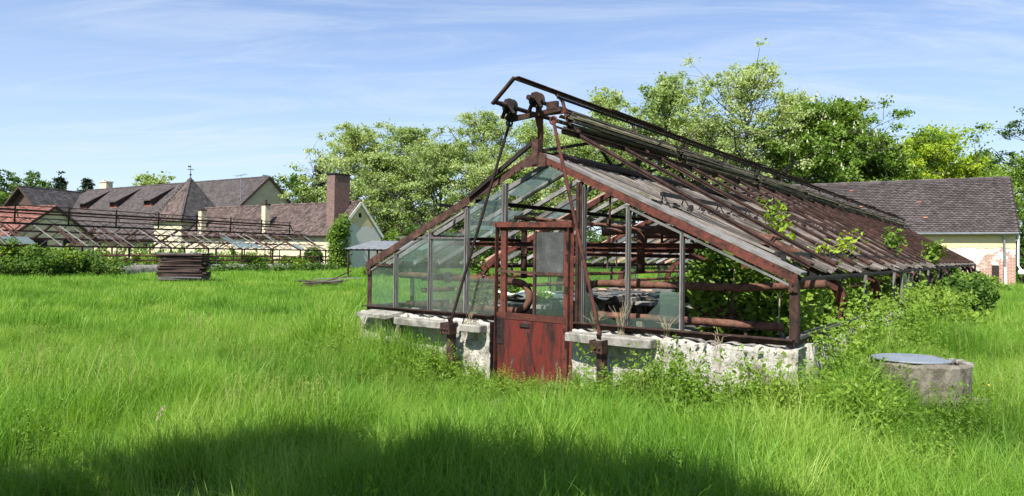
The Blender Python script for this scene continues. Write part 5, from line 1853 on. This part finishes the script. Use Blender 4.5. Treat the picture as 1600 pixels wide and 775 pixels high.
sprout("leafy sapling growing up through the right roof boards", 2.45, 2.6, .62, 190, .085, 401)
sprout("small sprout at the eave below the roof sapling", 2.95, 2.75, .30, 70, .075, 402, lean=(.15, -.1))
sprout("second small sprout through the roof boards nearer the eave", 2.85, 4.5, .42, 80, .08, 403)
sprout("bushy sapling through the far part of the right roof", 2.7, 11.5, .85, 240, .12, 404, "leaf_bright")
sprout("sapling reaching over the eave near the far right wall", 3.1, 14.5, .75, 240, .13, 405, "leaf_bright", lean=(.25, 0))
sprout("thin shoot poking through the roof beside the far sapling", 2.3, 8.6, .4, 60, .10, 406)

# dry stalks standing at the foot of the gable
for i, (x, y, h, n_) in enumerate([(1.32, -.06, .42, 22), (1.9, -.04, .34, 14), (.95, -.05, .30, 12), (-1.0, -.18, .25, 8), (2.55, -.1, .2, 8)]):
    mb = MB(); r_ = random.Random(i)
    for k in range(n_):
        a = r_.uniform(0, 6.28); l_ = r_.uniform(.03, .20)
        mb.tube([(r_.uniform(-.05, .05), r_.uniform(-.03, .03), 0), (math.cos(a) * l_ * .4, math.sin(a) * l_ * .25, h * .6), (math.cos(a) * l_, math.sin(a) * l_ * .6, h * r_.uniform(.6, 1.1))], [.003, .0025, .0015], 4)
    o = place(mb.build("dry_grass", "dry_stem"), gw(x, y, SILL - .10))
    tag(o, ["tall dry grass clump on the ledge right of the red door", "dry grass clump below the third right mullion", "dry grass clump on the ledge behind the right rod anchor",
            "sparse dry stalks on the ledge left of the door", "sparse dry stalks on the broken wall near the right corner"][i], "dry grass")
for i, (x, y, h, lx) in enumerate([(2.42, .72, .75, .02), (2.98, .66, .85, .03), (2.75, .9, .6, -.35)]):
    mb = MB(); mb.tube([(0, 0, 0), (lx * .5, 0, h * .5), (lx, .02, h)], [.011, .009, .006], 5)
    if i: mb.tube([(lx * .5, 0, h * .5), (lx * .5 + .18, 0, h * .8)], [.006, .003], 4)
    tag(place(mb.build("dry_stalk", "dry_stem"), gw(x, y, .86)), ["straight pale dry stalk left of the leaning one behind the gable", "pale forked dry stalk just left of the right corner post",
        "slanting forked dry stalk between the two upright ones"][i], "dry stalk")
# withered flower stalk and dandelions in the meadow
p = Vector((-3.05, 5.9, 0))
mb = MB(); mb.tube([(0, 0, 0), (.02, 0, .26), (.05, .0, .40)], [.003, .0025, .002], 5)
r_ = random.Random(4)
for k in range(12): mb.box((.03 + k * .003 + r_.uniform(-.02, .02), r_.uniform(-.02, .02), .29 + k * .010), .012, .008, .016)
tag(place(mb.build("withered_stalk", "dry_stem"), p, 0), "small withered brown flower stalk in the sunny grass at the left", "dry stalk")
for i, (px, py, z) in enumerate([(1543, 602, .30), (1318, 505, .55), (1343, 505, .6), (1300, 517, .42), (1080, 600, .4), (1290, 610, .4)]):
    d = Vector(((px - 800) / FPX, 1, 0))
    hor = 397.7 + (px - 800) * .0134
    Y = (EYE - z) * FPX / (py - hor)
    mb = MB(); mb.tube([(0, 0, 0), (.01, 0, z)], [.004, .003], 4)
    fo = mb.build("dandelion", "weed_leaf"); fo.location = (d.x * Y, Y, 0)
    tag(fo, "yellow dandelion flower in the meadow grass", "flower", "dandelions in the meadow")
    mb = MB(); mb.tube([(.01, 0, z), (.012, -.006, z + .012)], [.006, .021], 9); mb.build("flower_head", "petal_yellow", fo)

# ------------------------------------------------------------------ concrete well ring
wr = empty("concrete_well", WELL, 0, "broken round concrete well ring with a slate coloured lid in the grass", "well")
rng = np.random.default_rng(12)
mb = MB(); n = 44; ro_, ri_ = .52, .40
prof = [(ro_, 0), (ro_ * .99, .20), (ro_, .40), (ro_, .575), (ro_ - .025, .60), (ri_ + .02, .60), (ri_, .57), (ri_, .1)]
for i in range(n):
    a = 2 * PI * i / n
    chip = max(0, rng.normal(0, .012)) + (.07 if 2 <= i % 44 <= 4 or i in (20, 21) else 0)
    for k, (r, z) in enumerate(prof):
        e = rng.normal() * .004
        zz = z - chip if z > .55 else z
        mb.v.append(((r + e) * math.cos(a), (r + e) * math.sin(a), zz))
for i in range(n):
    for k in range(len(prof) - 1):
        a = i * len(prof) + k; b = ((i + 1) % n) * len(prof) + k
        mb.f.append((a, b, b + 1, a + 1))
mb.build("ring", "well_concrete", wr)
mb = MB(); n = 30
for (c, r0) in (((-.10, -.03), .40),):
    ring_ = []
    for i in range(n):
        a = 2 * PI * i / n; r = r0 * (1 + rng.normal() * .012)
        x = c[0] + r * math.cos(a) * 1.08
        ring_.append((min(x, .24), c[1] + r * math.sin(a) * .93, .605))
    mb.prism(ring_, (0, 0, .018))
mb.build("lid", "zinc", wr, bevel=.004)
mb = MB()
for i in range(26):
    a = rng.normal() * .5; r = rng.uniform(.40, .50); s = rng.uniform(.015, .05)
    mb.box((r * math.cos(a), r * math.sin(a) - .05, .60 - .01), s * 1.5, s, s * .7, (math.cos(a * 3), math.sin(a * 3), 0), (-math.sin(a * 3), math.cos(a * 3), 0))
mb.build("crumbs", "concrete", wr)
mb = MB(); mb.box((.05, -.535, .12), .7, .05, .24); mb.box((.28, -.50, .14), .36, .09, .26)
mb.build("footing", "well_concrete", wr, bevel=.02)

# ------------------------------------------------------------------ the far greenhouse skeleton
g2 = empty("greenhouse", O2, ANG2, "long bare greenhouse skeleton of rusty girders in front of the far houses", "greenhouse")
E2, R2, Y0, Y1 = 1.88, 3.20, -9.0, 23.5
S2 = (R2 - E2) / HW


def r2(x):
    return R2 - S2 * abs(x)


rough_wall("foundation_wall", HW - .22, HW, Y0, Y1 - 1, .78, 41, g2, mat="concrete", step=.4, top=.04)
rough_wall("foundation_wall", -HW, -HW + .22, Y0, Y1, .72, 42, g2, mat="concrete", step=.4)
for x, w, h in ((HW, .07, .09), (2.2, .05, .07), (1.1, .04, .06), (-1.1, .05, .06), (-2.2, .05, .06), (-HW, .06, .08)):
    mb = MB(); mb.bar((x, Y0, r2(x)), (x, Y1, r2(x)), w, h); mb.build("purlin", "rust_brown", g2)
mb = MB(); mb.bar((0, Y0, R2), (0, Y1, R2), .08, .12); mb.build("ridge_beam", "black_metal", g2)
mb = MB(); mb.bar((.2, Y0, 4.0), (.2, Y1 - 2, 3.96), .12, .12); mb.bar((-.2, Y0, 3.84), (-.2, Y1 - 2.4, 3.80), .09, .09); mb.build("walkway_beam", "rust_brown", g2)
mb = MB(); mb.bar((.1, Y0, 4.30), (.1, Y1 - 2, 4.22), .05, .05); mb.build("top_rail", "rust_dark", g2)
mb = MB(); mb.bar((.5, Y0, 3.52), (.5, Y1 - 1, 3.50), .05, .06); mb.build("bar_rail", "rust_dark", g2)
for i in range(11):
    y = Y0 + .6 + i * 3.0
    mb = MB(); mb.bar((.1, y, R2), (.15, y, 4.35), .07, .07, (0, 1, 0)); mb.bar((.5, y, 3.52), (.1, y + .1, 4.0), .05, .05, (0, 1, 0)); mb.build("ridge_post", "rust_dark", g2)
    mb = MB()
    for k in range(6):
        ya = y + k * .5
        if ya + .5 > Y1: break
        mb.bar((.5, ya, 3.52 if k % 2 else R2 + .05), (.5, ya + .5, R2 + .05 if k % 2 else 3.52), .028, .028)
        if k % 2 == 0 and ya < Y1 - 3: mb.bar((.15, ya, 4.05 if k % 4 else 4.28), (.12, ya + .7, 4.28 if k % 4 else 4.05), .022, .022)
    mb.build("lattice", "rust_brown", g2)
for i in range(12):
    y = Y0 + .3 + i * 2.85
    mb = MB(); mb.bar((HW - .03, y, .75), (HW - .03, y, E2), .08, .08, (0, 1, 0)); mb.build("post", "rust_brown", g2)
    mb = MB(); mb.bar((-HW + .03, y, .7), (-HW + .03, y, E2), .08, .08, (0, 1, 0)); mb.build("post", "rust_brown", g2)
    for s in (1, -1):
        mb = MB(); mb.bar((s * HW, y, r2(HW)), (0, y, R2), .09, .10, ext=.03); mb.build("rafter", "rust_brown", g2)
    for s, zz in ((1, 2.46), (-1, 2.5)):
        mb = MB(); mb.bar((s * 2.3, y, 1.9), (s * .2, y + 1.3, 2.9), .03, .03); mb.build("brace", "rust_dark", g2)
for i in range(44):
    y = Y0 + .5 + i * .72
    if i % 9 == 4: continue
    if abs((y - Y0 - .3) % 2.85) < .15: y += .2
    mb = MB(); mb.bar((HW, y, r2(HW) + .02), (.25 if rg.random() > .2 else .9, y, r2(.25) + .02), .045, .05); mb.build("sash_bar", "grey_bar" if i % 3 else "rust_brown", g2)
for i in range(36):
    y = Y0 + .6 + i * .86
    mb = MB(); mb.bar((-HW, y, r2(HW)), (-.25, y, r2(.25)), .05, .06); mb.build("sash_bar", "dark_wood", g2)
for i in range(22):
    y = Y0 + .9 + i * 1.43
    if i % 3 == 1: continue
    mb = MB(); mb.bar((HW - .03, y, .8), (HW - .03, y, E2), .05, .05, (0, 1, 0)); mb.build("mullion", "grey_wood", g2)
for (y, x0, x1) in ((-.4, 2.2, 3.2), (-1.15, 2.2, 3.2), (13.8, 1.2, 3.2), (14.6, 1.8, 3.2), (15.4, 2.3, 3.2), (19.7, 2.3, 3.25)):
    pane([(x1, y, r2(x1) + .06), (x1, y + .68, r2(x1) + .06), (x0, y + .68, r2(x0) + .06), (x0, y, r2(x0) + .06)], "glass_roof", g2)
for k, z in enumerate((1.35, 1.05)):
    mb = MB(); mb.tube([(HW - .35, Y0, z), (HW - .35, Y1, z)], .05, 7); mb.build("heating_pipe", "rust_pipe", g2)
    mb = MB(); mb.tube([(-HW + .4, Y0, z), (-HW + .4, Y1, z)], .05, 7); mb.build("heating_pipe", "rust_pipe", g2)
for i in range(7):
    mb = MB(); y = 12 + i * 1.6; mb.bar((1.5 + .2 * (i % 3), y, 2.2), (2.4, y + 1.2, 1.9), .12, .03); mb.build("loose_board", "rust_red" if i % 2 else "grey_wood", g2)


def green_mass(name, label, fr, to, off0, off1, h, n_lobes, per, leaf, mat, seed, org=O2, nx=N2, uy=U2):
    rng = np.random.default_rng(seed)
    P = []
    for _ in range(n_lobes):
        y = rng.uniform(fr, to); x = rng.uniform(off0, off1); s = rng.uniform(.25, .5)
        z = h * rng.uniform(.15, .95) * (.65 + .35 * math.sin(y * 1.1 + seed) ** 2)
        c = np.array((org + nx * x + uy * y)[:]) + np.array([0, 0, z])
        o = rng.normal(size=(per, 3)); o /= np.linalg.norm(o, axis=1, keepdims=True)
        P.append(c + o * s * (1 - np.abs(rng.normal(0, .3, (per, 1)))).clip(.1, 1.1))
    P = np.concatenate(P); P = P[P[:, 2] > .02]
    return tag(leaf_object(name, rng, P, leaf, mat, bias=(-.1, -.2, .5)), label, "undergrowth", kind='stuff')


green_mass("undergrowth", "leafy undergrowth crowding the left end of the far greenhouse wall", -9, 4.5, 3.2, 5.2, 1.5, 210, 60, .15, "leaf_mid", 501)
green_mass("undergrowth", "undergrowth inside the far greenhouse", -8, 23, -2.8, 2.6, 1.35, 300, 55, .17, "leaf_bright", 502)
green_mass("undergrowth", "weeds along the right half of the far greenhouse wall", 8, 23.5, 3.3, 4.1, .75, 130, 50, .15, "leaf_mid", 503)
green_mass("undergrowth", "weeds along the front of the brick chimney shed", 2, 26, 3.2, 5.0, 1.2, 150, 50, .18, "leaf_bright", 504,
           org=Vector((-14.7, 66, 0)), nx=Vector((-.535, -.845, 0)), uy=Vector((-.845, .535, 0)))

green_mass("hedge", "hedge and shrubs behind the far greenhouse before the house walls", -4, 27, -9, -5.5, 2.1, 330, 50, .2, "leaf_bright", 506)
# ivy over the shed corner
rng = np.random.default_rng(61)
P = []
ap = Vector((-14.7, 66, 0)); dd = Vector((-.842, .538, 0)).normalized(); ff = Vector((-.538, -.842, 0)).normalized()
for _ in range(110):
    t = rng.uniform(-.3, .55); z = rng.uniform(.2, 4.6) if rng.uniform() < .8 else rng.uniform(3.5, 5.0)
    if z > 3.6: t = rng.uniform(-.3, .4)
    yy = 2.95 + abs(rng.normal(0, .22)) - max(0, z - 3.6) * .9
    c = ap + dd * t + ff * yy
    o = rng.normal(size=(46, 3)) * np.array([.24, .24, .26])
    P.append(np.array([c.x, c.y, z]) + o)
for _ in range(40):
    z = rng.uniform(.2, 3.9); c = ap - dd * .15 + ff * rng.uniform(1.6, 2.9)
    P.append(np.array([c.x, c.y, z]) + rng.normal(size=(40, 3)) * np.array([.18, .18, .26]))
P = np.concatenate(P); P = P[P[:, 2] > .05]
iv = empty("ivy", ap + dd * .3 + ff * 3.1, 0, "bright green ivy climbing the corner of the brick chimney shed", "ivy")
leaf_object("foliage", rng, P - np.array(iv.location[:]), .19, "leaf_bright", iv, bias=(-.2, -.5, .3))
mb = MB()
for k in range(5): mb.tube([(k * .2 - .3, .1, 0), (k * .15 - .2, .12, 1.6), (k * .12 - .1, .15, 3.6)], [.07, .05, .02], 6)
mb.build("stems", "bark", iv)

# open shed with a tin roof
ls = empty("open_shed", (-9.6, 43.0, 0), R(-20), "low open shed with a grey tin roof on rusty posts", "shed")
mb = MB(); n = 40
for i in range(n + 1):
    x = -1.0 + 5.6 * i / n; w = .02 * math.sin(i * PI / 1.5)
    for (y, z) in ((-.2, 1.98), (2.6, 2.55)): mb.v.append((x + (y + .2) * .12, y, z + w))
for i in range(n): mb.f.append((2 * i, 2 * i + 2, 2 * i + 3, 2 * i + 1))
ro = mb.build("roof", "dull_tin", ls); sd = ro.modifiers.new("thick", 'SOLIDIFY'); sd.thickness = .02
for x in (-.8, 1.3, 3.3):
    for y, z in ((0, 1.98), (2.4, 2.48)):
        mb = MB(); mb.bar((x, y, 0), (x, y, z - .03), .09, .09, (0, 1, 0)); mb.build("post", "rust_brown", ls)
for y, z in ((0, 1.92), (2.4, 2.42)):
    mb = MB(); mb.bar((-.9, y, z), (4.3, y, z), .07, .10); mb.build("beam", "rust_red", ls)
for x in (-.8, 1.3, 3.3):
    mb = MB(); mb.bar((x, 0, 1.90), (x, 2.4, 2.40), .06, .08); mb.build("rafter", "rust_brown", ls)
mb = MB(); mb.box((2.2, 2.35, 1.4), .8, .04, 1.1); mb.build("panel", "zinc", ls)
green_mass("undergrowth", "green weeds under the open tin roofed shed", 0, 5, -.8, 1.6, 1.3, 70, 60, .15, "leaf_bright", 505, org=Vector((-10, 44.6, 0)), nx=Vector((0.3, 1, 0)), uy=Vector((1, -.3, 0)))

# ------------------------------------------------------------------ stack of old frames and the plank pile
SC = Vector((-16.1, 33.6, 0)); sa_ = math.atan2(.15, 1)
z = .0
jr = random.Random(17)
i = 0
while z < 1.50:
    th = jr.uniform(.055, .085)
    w, d = 2.15 + jr.uniform(-.25, .12), 1.25 + jr.uniform(-.06, .06)
    mb = MB()
    for s in (-1, 1):
        mb.box((0, s * (d / 2 - .05), th / 2), w, .10, th)
        mb.box((s * (w / 2 - .05), 0, th / 2), .10, d - .202, th)
    for k in range(3): mb.box((-w / 2 + w * (k + 1) / 4, 0, th / 2), .045, d - .202, th * .8)
    if i % 3 == 0: mb.box((jr.uniform(-.3, .3), 0, th * .55), w * .6, d - .24, .012)
    o = mb.build("window_frame", "grey_wood" if i in (4, 5) else "dark_wood", bevel=.004)
    o.location = SC + Vector((jr.uniform(-.07, .07), jr.uniform(-.06, .06), z)); o.rotation_euler = (jr.uniform(-.015, .015), jr.uniform(-.014, .014), sa_ + jr.uniform(-.09, .09))
    tag(o, "dark weathered wooden frame in the tall stack in the meadow", "window frame", "stacked old window frames")
    z += th + jr.uniform(.002, .012); i += 1
mb = MB()
mb.box((-.28, 0, .01), 1.75, 1.3, .02, (1, 0, .01), (0, 1, 0), (-.01, 0, 1)); mb.box((.75, .05, .035), .9, 1.28, .02)
o = place(mb.build("tin_cover", "zinc"), SC + Vector((0, 0, z + .005)), sa_)
tag(o, "grey tin sheets covering the tall stack of frames", "tin sheet")
PC = Vector((-8.6, 31.0, 0))
for i in range(15):
    l_ = jr.uniform(1.2, 2.0)
    mb = MB(); mb.box((0, 0, 0), l_, jr.uniform(.07, .15), .035)
    o = mb.build("plank", "grey_wood" if i % 5 else "dark_wood", bevel=.003)
    lay_ = i // 5
    o.location = PC + Vector((jr.uniform(-.25, .25), (i % 5 - 2) * .16 + jr.uniform(-.05, .05), .30 + lay_ * .07)); o.rotation_euler = (jr.uniform(-.1, .1), jr.uniform(-.10, .05), jr.uniform(-.25, .35))
    tag(o, "weathered plank in the low pile in the meadow", "plank", "planks in the pile")
for k, (a, b, ln) in enumerate(((.9, -.42, 1.7), (-.1, -.03, 2.2), (.35, -.2, 1.2))):
    mb = MB(); mb.box((0, 0, 0), ln, .06, .04)
    o = mb.build("plank", "dark_wood" if k != 1 else "grey_wood"); o.location = PC + Vector((.55 + .1 * k, .1, .56)); o.rotation_euler = (0, b, a * .6)
    tag(o, ["dark lath sticking up steeply from the plank pile", "long grey plank jutting out to the right of the pile", "short dark lath lying across the plank pile"][k], "plank")
mb = MB(); r_ = random.Random(2)
for s in (-.5, .5): mb.box((s, 0, .12), .12, .9, .24)
tag(place(mb.build("pallet_beam", "dark_wood"), PC, .1), "dark support beams under the plank pile", "beam")
